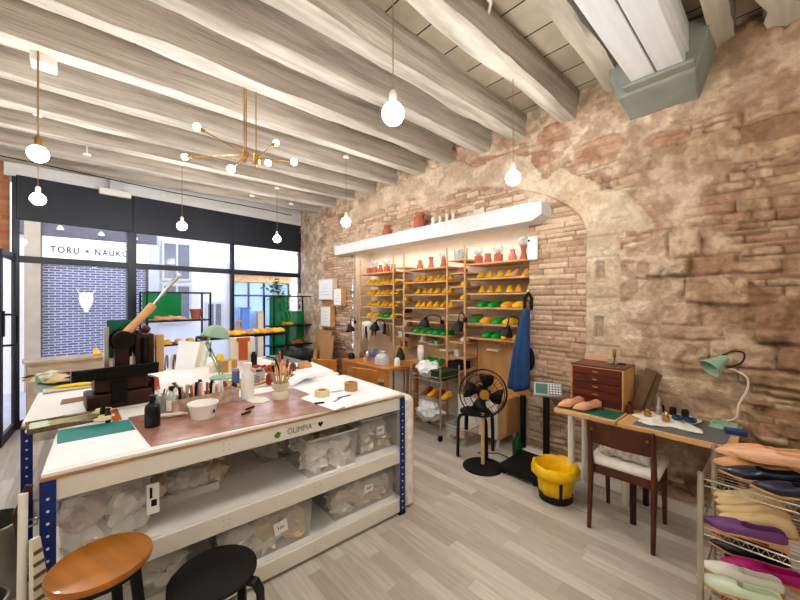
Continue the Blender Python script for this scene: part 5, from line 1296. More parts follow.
# ------------------------------------------------------------------ desks, cabinet, chair along the stone wall
d1 = thing('side_table', 'small pine edged table with white round legs under the drawer cabinet', 'table', (3.05, 1.01, 0))
MB().b2((-.3, -.215, .72), (.26, .215, .75)).build('tabletop', M['pine_y'], d1, bevel=.003)
for x_, y_ in ((-.07, .17), (.22, .17), (.1, -.17), (.22, -.17)):
    MB().cyl((x_, y_, 0), (x_, y_, .72), .026, n=16).build('leg', M['white_paint'], d1)
one('cutting_mat', MB().b2((-.26, -.2, 0), (.25, .195, .003)), M['green_mat'], 'dark green cutting mat on the small table under the cabinet', 'cutting mat', (3.05, 1.01, .7505))
d2 = thing('desk', 'long narrow pine edged desk with grey mat against the stone wall', 'desk', (3.05, .49, 0))
MB().b2((-.3, -.3, .72), (.25, .295, .75)).build('desktop', M['pine_y'], d2, bevel=.003)
for sx in (-1, 1):
    for sy in (-1, 1): MB().cyl((.04+sx*.17, sy*.25-.01, 0), (.04+sx*.17, sy*.25-.01, .72), .02, n=16).build('leg', M['press_brown'], d2)
one('desk_mat', MB().b2((-.27, -.27, 0), (.2, .2, .003)), M['grey_mat'], 'grey desk mat on the long desk', 'desk mat', (3.05, .5, .7505))
cb = thing('drawer_cabinet', 'reddish mahogany cabinet of five shallow drawers with small brass pulls', 'cabinet', (3.16, 1.005, .754))
MB().b2((-.15, -.19, 0), (.15, -.178, .32)).b2((-.15, .178, 0), (.15, .19, .32)).b2((-.15, -.19, .308), (.15, .19, .32)).b2((-.15, -.19, 0), (.15, .19, .012)).b2((.138, -.19, 0), (.15, .19, .32)).b2((-.152, -.19, .306), (-.14, .19, .322)).build('carcass', [M['light_ply']], cb, bevel=.002)
MB().b2((-.153, -.192, .312), (.152, .192, .324)).build('top', M['mahogany'], cb, bevel=.003)
for i in range(5):
    z = .012+i*.0592; dd_ = MB().b2((-.158, -.176, z+.002), (.1, .176, z+.057)).build('drawer', M['mahogany'], cb, bevel=.002)
    MB().box((-.166, .0, z+.03), (.018, .045, .012)).build('pull', M['brass'], dd_, bevel=.004)
for k, (y, lab) in enumerate([(1.15, 'tan wooden last on the green mat, the left one before the drawers'), (1.02, 'tan wooden last on the green mat, the right one before the drawers')]):
    shoe('shoe_last', lab, 'shoe last', 'pointed', 'pink_last', 'leather_brown', (2.99, y-.06, .754), R(152 if k == 0 else 146), cavity=True, vamp=.42, L=.24)
# tools on the cabinet
one('awl', MB().lathe([(0, 0), (.03, 0), (.03, .006), (.006, .012), (.006, .05), (.013, .06), (.015, .1), (.009, .125), (0, .13)], 14), M['brass'], 'brass handled tool standing on top of the mahogany cabinet', 'tool', (3.2, .93, 1.079))
for i in range(5): one('small_tool', MB().cyl((-.04, 0, .006), (.04, .01, .006), .006, n=8), M['black' if i % 2 else 'steel'], ('black' if i % 2 else 'steel')+' little tool lying on top of the cabinet', 'tool', (3.14+.03*i, .9+.02*(i % 3), 1.079), R(30*i), group='little tools on the mahogany cabinet')
sheetv = MB().b2((-.003, -.09, 0), (.003, .09, .05)); one('small_card', sheetv, M['leather_pink'], 'small buff card standing at the back of the cabinet top', 'card', (3.3, 1.1, 1.079))
# leaning boards
for i, (y, a, w_, h_) in enumerate([(.775, 14, .075, .33), (.73, 20, .06, .30)]):
    one('old_board', MB().b2((-.01, -w_/2, 0), (.01, w_/2, h_)), M['old_wood'], ['wider weathered board leaning beside the cabinet', 'narrow weathered board leaning to the right of the wider one'][i], 'board', (3.18+.03*i, y, .756), rot=(R(16), R(a), R(8)), bevel=.003)
bottle2 = thing('amber_bottle', 'small amber bottle at the foot of the leaning boards', 'bottle', (3.04, .79-.01, .752))
MB().lathe([(0, 0), (.025, 0), (.025, .05), (.012, .06), (.012, .07), (0, .07)], 16).build('body', M['amber'], bottle2)
MB().lathe([(0, .068), (.014, .068), (.014, .085), (0, .085)], 12).build('cap', M['press_brown'], bottle2)
# crumpled white cloth with parts on it
rnd = random.Random(2); mb = MB(); vs = []; N_ = 26
for i in range(N_):
    for j in range(N_):
        a, b = i/(N_-1)*2-1, j/(N_-1)*2-1
        e_ = max(abs(a), abs(b)); k = 1+.16*math.sin(5*math.atan2(b, a))*e_
        vs.append((a*.16*k, b*.17*k, .004+.035*max(0, float(vnoise(a*4+9, b*5+9, 5))-.3)*(1.1-e_*.8)))
mb.add(vs, [(i*N_+j, i*N_+j+1, (i+1)*N_+j+1, (i+1)*N_+j) for i in range(N_-1) for j in range(N_-1)], 0, True)
one('crumpled_cloth', mb, M['cloth_white'], 'crumpled white cloth spread on the grey mat of the long desk', 'cloth', (3.02, .56, .7545), R(8), solid=.002)
for i, (y, x, m_, h, lab) in enumerate([(.66, 3.0, 'brass', .05, 'brass fitting at the left end of the white cloth'), (.55, 2.98, 'brass', .06, 'brass valve in the middle of the white cloth'), (.62, 3.12, 'steel', .13, 'steel topped glass bottle behind the white cloth')]):
    one('metal_part', MB().lathe([(0, 0), (.022, 0), (.024, h*.4), (.012, h*.6), (.016, h*.8), (.008, h), (0, h)], 12), M[m_], lab, 'part', (x, y, .772 if i < 2 else .762))
one('goggles', MB().tube([(.04*math.cos(k*PI/8), .025*math.sin(k*PI/8), .02) for k in range(16)], .01, n=8, closed=True).tube([(.04*math.cos(k*PI/8), .07+.025*math.sin(k*PI/8), .02) for k in range(16)], .01, n=8, closed=True), M['blue_plastic'], 'dark blue ring shaped part lying on the right of the cloth', 'part', (3.06, .43, .765))
for i in range(3): one('black_jar', MB().lathe([(0, 0), (.022, 0), (.022, .045), (.018, .06), (0, .06)], 14), M['black'], ['left', 'middle', 'right'][i]+' black jar in the row against the wall behind the cloth', 'jar', (3.2, .62-.07*i, .755), group='black jars behind the cloth')
# green gooseneck desk lamp
dl = thing('desk_lamp', 'mint green desk lamp with a cone shade on a curved cream arm', 'lamp', (3.18, .27, .752))
MB().box((0, 0, .012), (.16, .16, .024), top=.8).cyl((0, 0, .02), (0, 0, .05), .02, n=12).build('base', M['mint_metal'], dl, bevel=.006)
L0 = Vector((3.18, .27, .752))
pts = [(736, 418, 2.27), (739, 404, 2.25), (747, 390, 2.24), (747, 378, 2.24), (736, 371, 2.28), (727, 368, 2.3)]
pts = [vv(*p)-L0 for p in pts]
MB().tube(curve([Vector((0, 0, .04))]+pts), .006, n=8).build('arm', M['ivory'], dl)
hd = vv(722, 360, 2.3)-L0; tip = vv(706, 371, 2.3)-L0; ax = (tip-hd).normalized()
q = Vector((0, 0, 1)).rotation_difference(-ax).to_matrix().to_4x4()
mb = MB(Matrix.Translation(hd) @ q); mb.lathe([(.062, -.1), (.06, -.095), (.042, -.045), (.028, -.01), (.024, .025), (.012, .035), (0, .036)], 28, caps=False); mb.build('shade', M['mint_metal'], dl, solid=.003)
MB().tube(curve([hd+Vector((0, 0, .03)), hd+Vector((.03, -.05, .06)), hd+Vector((.05, -.1, .05)), hd+Vector((.03, -.09, -.01)), pts[-1]]), .006, n=8).build('bracket', M['press_brown'], dl)
# wooden chair facing the desk
chx, chy = 2.88, .75
cr_ = thing('dining_chair', 'dark brown wooden chair with white padded seat drawn up to the desk', 'chair', (chx, chy, 0), R(2))
MB().box((0.01, 0, .41), (.36, .385, .075)).build('seat_frame', M['chair_wood'], cr_, bevel=.006)
sc2 = MB().box((0.01, 0, .462), (.39, .42, .06)); sc2.build('seat_cushion', M['cloth_white'], cr_, bevel=.028, seg=4)
for sy in (-1, 1):
    MB().tube([(-.23, sy*.185, 0), (-.19, sy*.185, .42), (-.2, sy*.185, .56), (-.235, sy*.185, .755)], [.014, .019, .017, .014], n=10).build('leg', M['chair_wood'], cr_)
    MB().tube([(.2, sy*.18, 0), (.17, sy*.18, .42)], [.013, .019], n=10).build('leg', M['chair_wood'], cr_)
mb = MB(); vs = []
for i in range(9):
    a = -1+i/4; xx = -.212-.02*(1-a*a)
    vs += [(xx, a*.175, .60), (xx-.028, a*.175, .755), (xx+.014, a*.175, .60), (xx-.014, a*.175, .755)]
mb.add(vs, [(i*4, i*4+1, i*4+5, i*4+4) for i in range(8)]+[(i*4+2, i*4+6, i*4+7, i*4+3) for i in range(8)]+[(i*4+1, i*4+3, i*4+7, i*4+5) for i in range(8)]+[(i*4, i*4+4, i*4+6, i*4+2) for i in range(8)]+[(0, 2, 3, 1), (32, 33, 35, 34)], 0, True)
mb.build('backrest', M['chair_wood'], cr_)
for sy in (-1, 1): MB().cyl((-.25, sy*.16, .71), (-.262, sy*.16, .708), .008, n=10).build('screw_cap', M['brass'], cr_)
rnd = random.Random(6)
one('rolled_cloth', MB().tube([(0, -.15+.03*k, .02+.004*math.sin(k*2)) for k in range(11)], [.04+.008*math.sin(k*1.7) for k in range(11)], n=12).tube([(.05, -.1+.025*k, .015) for k in range(8)], [.022+.005*math.sin(k*2) for k in range(8)], n=10), mat('printed_cloth', (226, 220, 208), .9, scale=30, col2=(150, 140, 130), bump=.4), 'rolled grey and white printed cloth lying on the chair seat', 'cloth', (2.79, .75, .512))

# ------------------------------------------------------------------ wire rack with shoes, right
RX0, RX1, RY0, RY1 = 2.1, 2.56, -.75, .26
wr_ = thing('wire_rack', 'chrome wire shelving rack filled with shoes at the right edge', 'shoe rack', (2.33, -.245, 0))
X0, X1, Y0, Y1 = -.23, .23, -.505, .505
LV = [.785, .565, .30, .06]
for x in (X0, X1):
    for y in (Y0, Y1): MB().cyl((x, y, 0), (x, y, .80), .0125, n=12).lathe([(0, .80), (.014, .80), (.012, .81), (0, .812)], 12, (x, y, 0)).build('post', M['chrome_wire'], wr_)
for z in LV:
    mb = MB()
    for dz in (0, -.03):
        mb.tube([(X0, Y0, z+dz), (X1, Y0, z+dz), (X1, Y1, z+dz), (X0, Y1, z+dz)], .0032, n=6, closed=True)
    for x in (X0, X1):
        k = 0
        while k < 34:
            y = Y0+k*(Y1-Y0)/34; mb.tube([(x, y, z), (x, y+(Y1-Y0)/68, z-.03), (x, y+(Y1-Y0)/34, z)], .0018, n=4); k += 1
    for k in range(14): mb.cyl((X0+(X1-X0)*k/13, Y0, z-.003), (X0+(X1-X0)*k/13, Y1, z-.003), .0018, n=4)
    for k in range(5): mb.cyl((X0, Y0+(Y1-Y0)*k/4, z-.006), (X1, Y0+(Y1-Y0)*k/4, z-.006), .0025, n=5)
    mb.build('wire_shelf', M['chrome_wire'], wr_)
def rs(label, kind, m_, x, y, z, a=0, sole='insole', **kw):
    shoe('shoe', label, 'shoe', kind, m_, sole, (x, y, z+.004), R(90+a), **kw)
top = LV[0]; md = LV[1]; lo_ = LV[2]
rs('navy blue pointed flat shoe on the top rack shelf nearest the viewer', 'pointed', 'leather_navy', 2.17, -.17, top, 4, vamp=.52, L=.27)
rs('navy blue pointed flat shoe on the top rack shelf, behind the nearest one', 'pointed', 'leather_navy', 2.265, -.06, top, 8, vamp=.52, L=.27)
rs('tan wooden soled shoe low on the top rack shelf, behind the navy pair', 'pointed', 'leather_tan', 2.35, -.02, top, 4, cavity=False, L=.26)
rs('large pale pinkish tan shoe, tallest on the top rack shelf', 'pointed', 'leather_pink', 2.33, -.13, top+.07, 3, vamp=.45, L=.31, wscale=1.1)
rs('pale tan shoe at the back of the top rack shelf', 'pointed', 'leather_pink', 2.42, -.04, top+.03, 2, vamp=.5, L=.28)
rs('orange tan shoe at the back edge of the top rack shelf', 'pointed', 'leather_tan', 2.50, -.08, top+.03, 0, vamp=.5, L=.3)
rs('black trimmed tan shoe at the right end of the top rack shelf', 'clog', 'leather_tan', 2.45, -.42, top, -4, vamp=.55, L=.27)
rs('black shoe at the far right of the top rack shelf', 'pointed', 'leather_black', 2.2, -.47, top, 0, vamp=.5, L=.27)
rs('purple pointed shoe with tan sole on the second rack shelf', 'pointed', 'leather_purple', 2.15, -.01, md, 4, vamp=.5, L=.28)
for i in range(4):
    rs(['cream shoe last next to the purple shoe', 'cream shoe last second behind the purple shoe', 'cream shoe last third behind the purple shoe', 'cream shoe last at the back of the second rack shelf'][i], 'last', 'leather_cream', 2.225+.085*i, -.04+.015*i, md+.012, 4+2*i, cavity=False, L=.25)
for i in range(3): rs(['brown', 'black', 'cream'][i]+' shoe at the right end of the second rack shelf', 'clog', ['leather_brown', 'leather_black', 'leather_cream'][i], 2.17+.11*i, -.36, md, 0, L=.26)
rs('pale mint green pointed shoe with olive heel on the third rack shelf', 'pointed', 'leather_mint', 2.14, -.0, lo_, 4, vamp=.5, L=.28)
rs('white pointed shoe behind the mint green one', 'pointed', 'leather_white', 2.22, .0, lo_+.02, 4, vamp=.5, L=.28)
rs('magenta pointed shoe on the third rack shelf', 'pointed', 'leather_magenta', 2.31, -.07, lo_+.03, 4, vamp=.5, L=.28)
rs('black pointed shoe behind the magenta one', 'pointed', 'leather_black', 2.40, -.02, lo_+.05, 4, vamp=.5, L=.28)
rs('brown pink shoe at the back of the third rack shelf', 'pointed', 'leather_brown', 2.49, -.0, lo_+.06, 4, vamp=.5, L=.27)
for i in range(3): rs(['rust red shoe on the lowest rack shelf nearest the viewer', 'dark red shoe on the lowest rack shelf in the middle', 'brown shoe on the lowest rack shelf at the back'][i], 'clog', ['leather_rust', 'dark_red', 'leather_brown'][i], 2.17+.13*i, -.05, LV[3], 3, vamp=.5, L=.27)
for i in range(3): rs(['olive', 'white', 'brown'][i]+' shoe at the right end of the third rack shelf', 'clog', ['leather_olive', 'leather_white', 'leather_brown'][i], 2.17+.11*i, -.38, lo_, 0, L=.26)
one('blue_box', MB().box((0, 0, .014), (.07, .1, .028)), M['blue_plastic'], 'small blue box between the green lamp and the shoes', 'box', (3.06, .21, .752), R(15), bevel=.004)
# ------------------------------------------------------------------ things in and before the niche
def gooseneck(label, u, v, d, u2, v2, side):
    """black dome lamp: head at (u, v), arm root at (u2, v2) on the shelf front"""
    h = vv(u, v, d); r = (u2-400)/F; dd = 3.40/(r*CS+SN); b = vv(u2, v2, dd)
    t = thing('clamp_lamp', label, 'lamp', b, group='black clamp lamps on the shelves'); k = h-b
    top_ = max(k.z, 0)+.09
    MB().box((0, 0, 0), (.03, .04, .05)).build('clamp', M['black_metal'], t, bevel=.004)
    MB().tube([(0, 0, 0), (k.x*.1, k.y*.1, top_*.7), (k.x*.4, k.y*.4, top_), (k.x*.8, k.y*.8, top_*.95), (k.x, k.y, k.z+.04)], .007, n=8).build('arm', M['black_metal'], t)
    mb = MB(Matrix.Translation(k) @ Matrix.Rotation(R(18*side), 4, 'X')); mb.lathe([(.072, -.05), (.07, -.045), (.06, -.01), (.042, .02), (.022, .035), (.02, .06), (0, .062)], 24, caps=False); mb.build('shade', M['black'], t, solid=.003)
    MB(Matrix.Translation(k)).ball((0, 0, -.02), .028, 12).build('bulb', M['white_gloss'], t)
gooseneck('black clamp lamp with a wide dome on the long arm, before the middle bay', 425, 322, 4.45, 442, 322, 1)
gooseneck('black clamp lamp hanging left of the right bay', 458, 326, 4.1, 465, 320, 1)
gooseneck('dark clamp lamp partly behind the denim apron', 507, 331, 3.72, 520, 325, 1)
gooseneck('black clamp lamp over the tool rail of the left bay', 375, 326, 5.1, 385, 326, 1)
gooseneck('dark clamp lamp at the far left against the brick jamb', 350, 328, 5.5, 355, 322, -1)
one('white_dome_lamp', MB().lathe([(.09, 0), (.085, .03), (.05, .07), (0, .08)], 24, caps=False), M['ivory'], 'cream dome shade left of the black clamp lamp over the tools', 'lamp shade', vv(368, 326, 5.2), solid=.003)
# denim apron on a hook
ay = atx(529, 3.3)
ap = thing('denim_apron', 'blue denim apron hanging from a dark strap on the brick edge of the niche', 'apron', (3.33, ay+.02, 1.5))
mb = MB(); vs = []; nz2 = 16; ny2 = 22
for i in range(nz2+1):
    f = i/nz2; z = .02-.84*f; w_ = .03+.13*min(1, f*2.2)**.8+.03*f
    for j in range(ny2+1):
        g = j/ny2*2-1; w_ = .022+.10*f**.7; vs.append((-.03-.05*math.cos(g*1.5)-.02*math.sin(g*9+f*2)*f-.02*f, -.03+g*w_+w_, z+.04*f*g*g))
mb.add(vs, [(i*(ny2+1)+j, i*(ny2+1)+j+1, (i+1)*(ny2+1)+j+1, (i+1)*(ny2+1)+j) for i in range(nz2) for j in range(ny2)], 0, True)
mb.build('cloth', M['denim'], ap, solid=.008)
MB().tube([(-.0, -.03, -.0), (-.02, -.04, .12), (0, 0, .17), (-.02, .03, .12), (-.02, .03, 0)], .018, n=8).build('strap', M['black_matte'], ap)
MB().cyl((.04, 0, .16), (-.03, 0, .17), .008, n=8).build('hook', M['press_iron'], ap)
one('black_bag', MB().ball((0, 0, 0), (.03, .055, .12), 14), M['black_matte'], 'small black pouch hanging behind the apron on the brick', 'pouch', (3.37, atx(530, 3.38), 1.0))
one('floor_pipe', MB().cyl((0, 0, 0), (0, 0, .62), .03, n=16), M['press_iron'], 'dark upright pipe in the corner below the apron', 'pipe', (3.36, atx(523, 3.36), 0))
t = thing('green_glass_bottle', 'green glass bottle standing on the floor by the dark pipe', 'bottle', (3.3, atx(517.5, 3.3), 0))
MB().lathe([(0, 0), (.05, 0), (.052, .16), (.02, .2), (.018, .24), (0, .24)], 20).build('body', M['green_bottle'], t)
# plywood back panels and lower unit in the niche
one('niche_backing', MB().b2((3.66, 1.83, .5), (3.68, 2.58, 1.13)), M['light_ply'], 'plywood back panel below the right shelf bay', 'panel')
one('niche_backing', MB().b2((3.70, 2.62, .5), (3.72, 4.9, 1.1)), mat('buff_panel', (206, 176, 140), .7), 'buff back panel below the middle and left shelf bays', 'panel')
one('white_ledge', MB().b2((-.05, -.08, 0), (.05, .08, .022)), M['white_gloss'], 'little white ledge fixed on the plywood panel', 'ledge', (3.61, atx(494, 3.6), 1.0), bevel=.004)
for i in range(7): one('hook', MB().tube([(0, 0, 0), (-.02, 0, -.02), (-.02, 0, -.05), (0.0, 0, -.06)], .004, n=6), M['steel'], 'steel hook in the row under the lowest shelf of the right bay', 'hook', (3.5, 1.98+.06*i, 1.139), group='steel hooks under the right bay')
wc = thing('low_cabinet', 'low white cabinet with plywood side behind the fan', 'cabinet', (3.42, 2.33, 0))
MB().b2((-.12, -.27, .09), (.28, .27, .5)).build('carcass', M['light_ply'], wc, bevel=.003)
for s_ in (0, 1): MB().b2((-.137, -.265+.267*s_, .1), (-.121, -.002+.267*s_, .49)).build('door', M['white_paint'], wc, bevel=.003)
for sx in (-.09, .25):
    for sy in (-.24, .24): MB().cyl((sx, sy, 0), (sx, sy, .09), .018, n=10).build('leg', M['white_paint'], wc)
# shelf counter of the middle bay and pieces on it
one('pine_counter', MB().b2((3.36, 2.62, .72), (3.68, 3.6, .745)).b2((3.37, 2.64, 0), (3.40, 2.67, .72)).b2((3.37, 3.55, 0), (3.40, 3.58, .72)), M['pine_y'], 'narrow pine counter under the middle shelf bay', 'counter', bevel=.003)
for i, (u, c, m_) in enumerate([(425, 'green', 'green_shoe'), (431, 'green', 'green_shoe'), (437, 'green', 'green_shoe'), (445, 'rust red', 'leather_rust')]):
    y = atx(u, 3.48); shoe('shoe', ['left', 'middle', 'right', ''][i]+(' ' if i < 3 else '')+c+' shoe on the narrow pine counter', 'shoe', 'clog', m_, m_, (3.62, y, .747), PI+.3, cavity=True, L=.26)
for i, (y, z, w_) in enumerate([(3.25, .98, .1), (3.05, .92, .09), (3.45, 1.0, .08)]):
    one('white_ledge', MB().b2((-.06, -w_, 0), (.06, w_, .018)), M['white_gloss'], ['middle', 'right', 'left'][i]+' little white ledge under the middle shelf bay', 'ledge', (3.635, y, z), group='white ledges under the middle bay')
mb = MB(); rnd = random.Random(9)
for i in range(40): leafv(mb, (rnd.gauss(0, .02), rnd.gauss(0, .03), .05+rnd.gauss(.02, .04)), .05, rnd.uniform(0, 6.28), rnd.uniform(-.5, 1))
t = thing('potted_plant', 'small lime green plant on a white ledge under the middle shelf bay', 'plant', (3.6, 3.22, .999)); mb.build('foliage', M['leaf_lime'], t); MB().lathe([(0, 0), (.02, 0), (.03, .045), (0, .045)], 14).build('pot', M['white_gloss'], t)
t = thing('white_mug', 'white enamel mug on the left ledge under the middle bay', 'mug', (3.6, 3.47, 1.019)); MB().lathe([(0, 0), (.035, 0), (.037, .07), (.033, .07), (.032, .006), (0, .006)], 20).build('body', M['white_gloss'], t); MB().tube([(-.0, -.035, .055), (0, -.06, .05), (0, -.06, .025), (0, -.035, .015)], .005, n=6).build('handle', M['white_gloss'], t)
one('hanging_cloth', MB().lathe([(.045, 0), (.06, -.1), (.05, -.2), (.03, -.22)], 14, sx=.4, caps=False), M['cloth_white'], 'white rag hanging below the mug', 'rag', (3.5, 3.42, .97), solid=.003)
# tools hanging under the left bay: rail with cloth strips
one('tool_rail', MB().cyl((3.45, 3.92, 1.24), (3.45, 4.75, 1.24), .01, n=8), M['pine_y'], 'horizontal rail of tools under the left shelf bay', 'rail')
rnd = random.Random(12)
tl_ = [('white strip of cloth', 'cloth_white', .3, .03), ('dark leather strap', 'press_brown', .25, .02), ('white long strip', 'cloth_white', .26, .035), ('brown leather strap', 'leather_brown', .2, .03), ('black cord loop', 'black', .2, .02), ('pale tool', 'ivory', .12, .015), ('steel pliers', 'steel', .13, .025), ('black pincers', 'black_metal', .14, .025), ('wooden hammer', 'old_wood', .16, .02), ('grey strap', 'grey_mat', .24, .02)]
for i, (nm, m_, h, w_) in enumerate(tl_):
    y = 4.66-.078*i; mb = MB().box((0, 0, -h/2), (.015, w_*2, h)).box((0, 0, -h), (.03, w_*2.6, .03)) if i > 4 else MB().tube([(0, -w_*.6, 0), (0, -w_, -h*.5), (0, 0, -h), (0, w_, -h*.5), (0, w_*.6, 0)], w_*.5, n=8)
    one('hanging_tool', mb, M[m_], nm+' hanging from the rail under the left shelf bay', 'tool', (3.43, y, 1.235), bevel=.003)
one('dark_green_bottle', MB().lathe([(0, 0), (.06, 0), (.065, .04), (.02, .16), (0, .17)], 20), M['soil_box'], 'dark green cone shaped bottle under the narrow shelves', 'bottle', (3.3, 3.62, .77))
one('glass_bowl', MB().lathe([(0, 0), (.06, 0), (.1, .09), (.095, .09), (.055, .006), (0, .006)], 24), M['clear_glass'], 'glass bowl left of the dark green cone bottle', 'bowl', (3.2, 3.95, .77))
# low pine desk and orange chairs in front of it
dk = thing('school_desk', 'low honey coloured wooden desk before the left shelf bay', 'desk', (3.0, 3.74, 0))
MB().b2((-.27, -.5, .735), (.3, .5, .765)).build('desktop', M['orange_wood'], dk, bevel=.004)
MB().b2((-.25, -.46, .62), (-.22, .46, .735)).build('apron_rail', M['orange_wood'], dk)
for sx in (-.24, .27):
    for sy in (-.46, .46): MB().box((sx, sy, .368), (.05, .05, .735)).build('leg', M['orange_wood'], dk, bevel=.004)
def pchair(label, x, y, rz, s=1):
    t = thing('plywood_chair', label, 'chair', (x, y, 0), R(rz), 'honey coloured plywood chairs')
    MB().b2((-.18, -.18, .43), (.2, .18, .45)).build('seat', M['orange_wood'], t, bevel=.006)
    MB().box((-.2, 0, .70), (.02, .36, .22), rot=(0, R(-8), 0)).build('backrest', M['orange_wood'], t, bevel=.008)
    for sy in (-1, 1):
        MB().tube([(-.2, sy*.17, 0), (-.18, sy*.17, .44), (-.215, sy*.17, .8)], .014, n=8).build('leg', M['orange_wood'], t)
        MB().tube([(.2, sy*.16, 0), (.18, sy*.16, .44)], .014, n=8).build('leg', M['orange_wood'], t)
pchair('honey coloured plywood chair at the left end of the low desk', 2.58, 4.28, 35)
pchair('honey coloured plywood chair at the right end of the low desk', 2.62, 3.32, 15)
t = thing('office_stool', 'small stool with a blue grey seat under the low desk', 'stool', (2.95, 3.7, 0)); MB().lathe([(0, .4), (.14, .4), (.15, .43), (.13, .46), (0, .465)], 24).build('seat', M['blue_keys'], t); MB().cyl((0, 0, .05), (0, 0, .4), .02, n=10).build('pole', M['black'], t); MB().lathe([(0, 0), (.17, 0), (.1, .04), (.02, .06), (0, .06)], 20).build('base', M['black'], t)
# cardboard sheets against the wall
for i, (y0, y1, h, x, lab) in enumerate([(5.42, 5.95, 1.05, 3.18, 'tallest cardboard sheet leaning on the stone wall near the shop front'), (5.2, 5.6, .98, 3.1, 'second cardboard sheet leaning before the tallest one'), (5.65, 6.05, .72, 3.06, 'lowest cardboard sheet of the leaning stack')]):
    one('cardboard_sheet', MB().b2((-.008, y0, 0), (.008, y1, h)), M['cardboard'], lab, 'cardboard', (x, 0, .005), rot=(0, R(6), 0), group='leaning cardboard sheets')
t = thing('black_chair', 'black curved back chair beside the far corner of the rear bench', 'chair', (2.25, 4.75, 0), R(200))
MB().b2((-.2, -.2, .44), (.2, .2, .47)).build('seat', M['black'], t, bevel=.01)
mb = MB(); vs = []
for i in range(13):
    a = R(-75+150*i/12); vs += [(-.24*math.cos(a), .27*math.sin(a), .62), (-.26*math.cos(a), .29*math.sin(a), .88)]
mb.add(vs, [(i*2, i*2+1, i*2+3, i*2+2) for i in range(12)], 0, True); mb.build('backrest', M['black'], t, solid=.015)
for sx in (-1, 1):
    for sy in (-1, 1): MB().cyl((sx*.17, sy*.17, .44), (sx*.2, sy*.2, 0), .014, n=8).build('leg', M['black'], t)
for sy in (-1, 1): MB().cyl((-.17, sy*.19, .46), (-.2, sy*.22, .66), .012, n=8).build('back_post', M['black'], t)
# ------------------------------------------------------------------ wheeled wire trolley
tr = thing('wire_trolley', 'chrome wire trolley on black casters between the bench and the fan', 'trolley', (3.17, 2.86, 0))
tx0, tx1, ty0, ty1 = -.17, .17, -.24, .24
for x in (tx0, tx1):
    for y in (ty0, ty1):
        MB().cyl((x, y, .06), (x, y, .82), .011, n=10).build('post', M['chrome_wire'], tr)
        cs = MB().cyl((x, y-.012, .03), (x, y+.012, .03), .03, n=16).box((x, y, .055), (.03, .034, .02)); cs.build('caster', M['rubber'], tr)
for z in (.14, .42, .66):
    mb = MB()
    for dz in (0, .05): mb.tube([(tx0, ty0, z+dz), (tx1, ty0, z+dz), (tx1, ty1, z+dz), (tx0, ty1, z+dz)], .004, n=6, closed=True)
    for k in range(12): mb.cyl((tx0, ty0+.48*k/11, z), (tx1, ty0+.48*k/11, z), .002, n=4)
    mb.build('wire_shelf', M['chrome_wire'], tr)
rnd = random.Random(21)
def bagblob(label, c, r): 
    return one('plastic_bag', MB().crumple((0, 0, r[2]), [k*1.15 for k in r], rnd.uniform(0, 40), 24), M['white_bag'], label, 'bag', c)
bagblob('full white translucent plastic bag on the top shelf of the trolley', (3.17, 2.97, .66), (.15, .14, .09))
bagblob('crumpled white plastic bag on the lowest shelf of the trolley', (3.15, 2.92, .14), (.13, .16, .12))
one('green_crate', MB().b2((-.13, -.1, 0), (.13, .1, .1)).b2((-.14, -.11, .09), (.14, .11, .105)), M['soil_box'], 'dark green crate on the top shelf of the trolley', 'crate', (3.2, 2.73, .665), bevel=.004)
one('green_crate', MB().b2((-.1, -.1, 0), (.1, .1, .09)), M['black_matte'], 'black box beside the trolley on the niche counter', 'box', (3.49, 2.74, .747), bevel=.004)
for i in range(4): shoe('shoe_last', 'brown or amber shoe last on the middle shelf of the trolley', 'shoe last', 'last', ['amber_last', 'leather_brown'][i % 2], 'leather_brown', (3.3, 2.7+.1*i, .425), PI, 'lasts on the trolley', cavity=False, L=.22, parts=False)
tb = thing('storage_box', 'clear plastic tub on the floor between the trolley and the fan', 'storage box', (3.2, 2.44, 0), R(0))
mb = MB()
mb.add([(-.13, -.13, 0), (.13, -.13, 0), (.13, .13, 0), (-.13, .13, 0), (-.15, -.15, .2), (.15, -.15, .2), (.15, .15, .2), (-.15, .15, .2)], [(0, 1, 2, 3), (0, 1, 5, 4), (1, 2, 6, 5), (2, 3, 7, 6), (3, 0, 4, 7)]); mb.build('body', M['bin_plastic'], tb, solid=.003)
MB().tube([(-.15, -.15, .2), (.15, -.15, .2), (.15, .15, .2), (-.15, .15, .2)], .006, n=6, closed=True).build('rim', M['bin_rim'], tb)
for i in range(5): one('leather_roll', MB().cyl((-.1, 0, 0), (.1, 0, 0), .03, n=14), M[['leather_brown', 'leather_tan'][i % 2]], ['brown', 'tan'][i % 2]+' leather roll in the clear tub on the floor', 'leather roll', (3.22, 2.37+.045*i, .04+.05*(i % 2)), group='leather rolls in the floor tub')
# wrapped foam roll standing beside the bench end
one('wrapped_roll', MB().b2((-.06, -.33, 0), (.06, .33, .86)), M['wrap'], 'tall cream plastic wrapped foam slab standing against the right end of the front bench', 'foam slab', (1.885, 2.27, 0), R(-2.2), bevel=.05, seg=4)
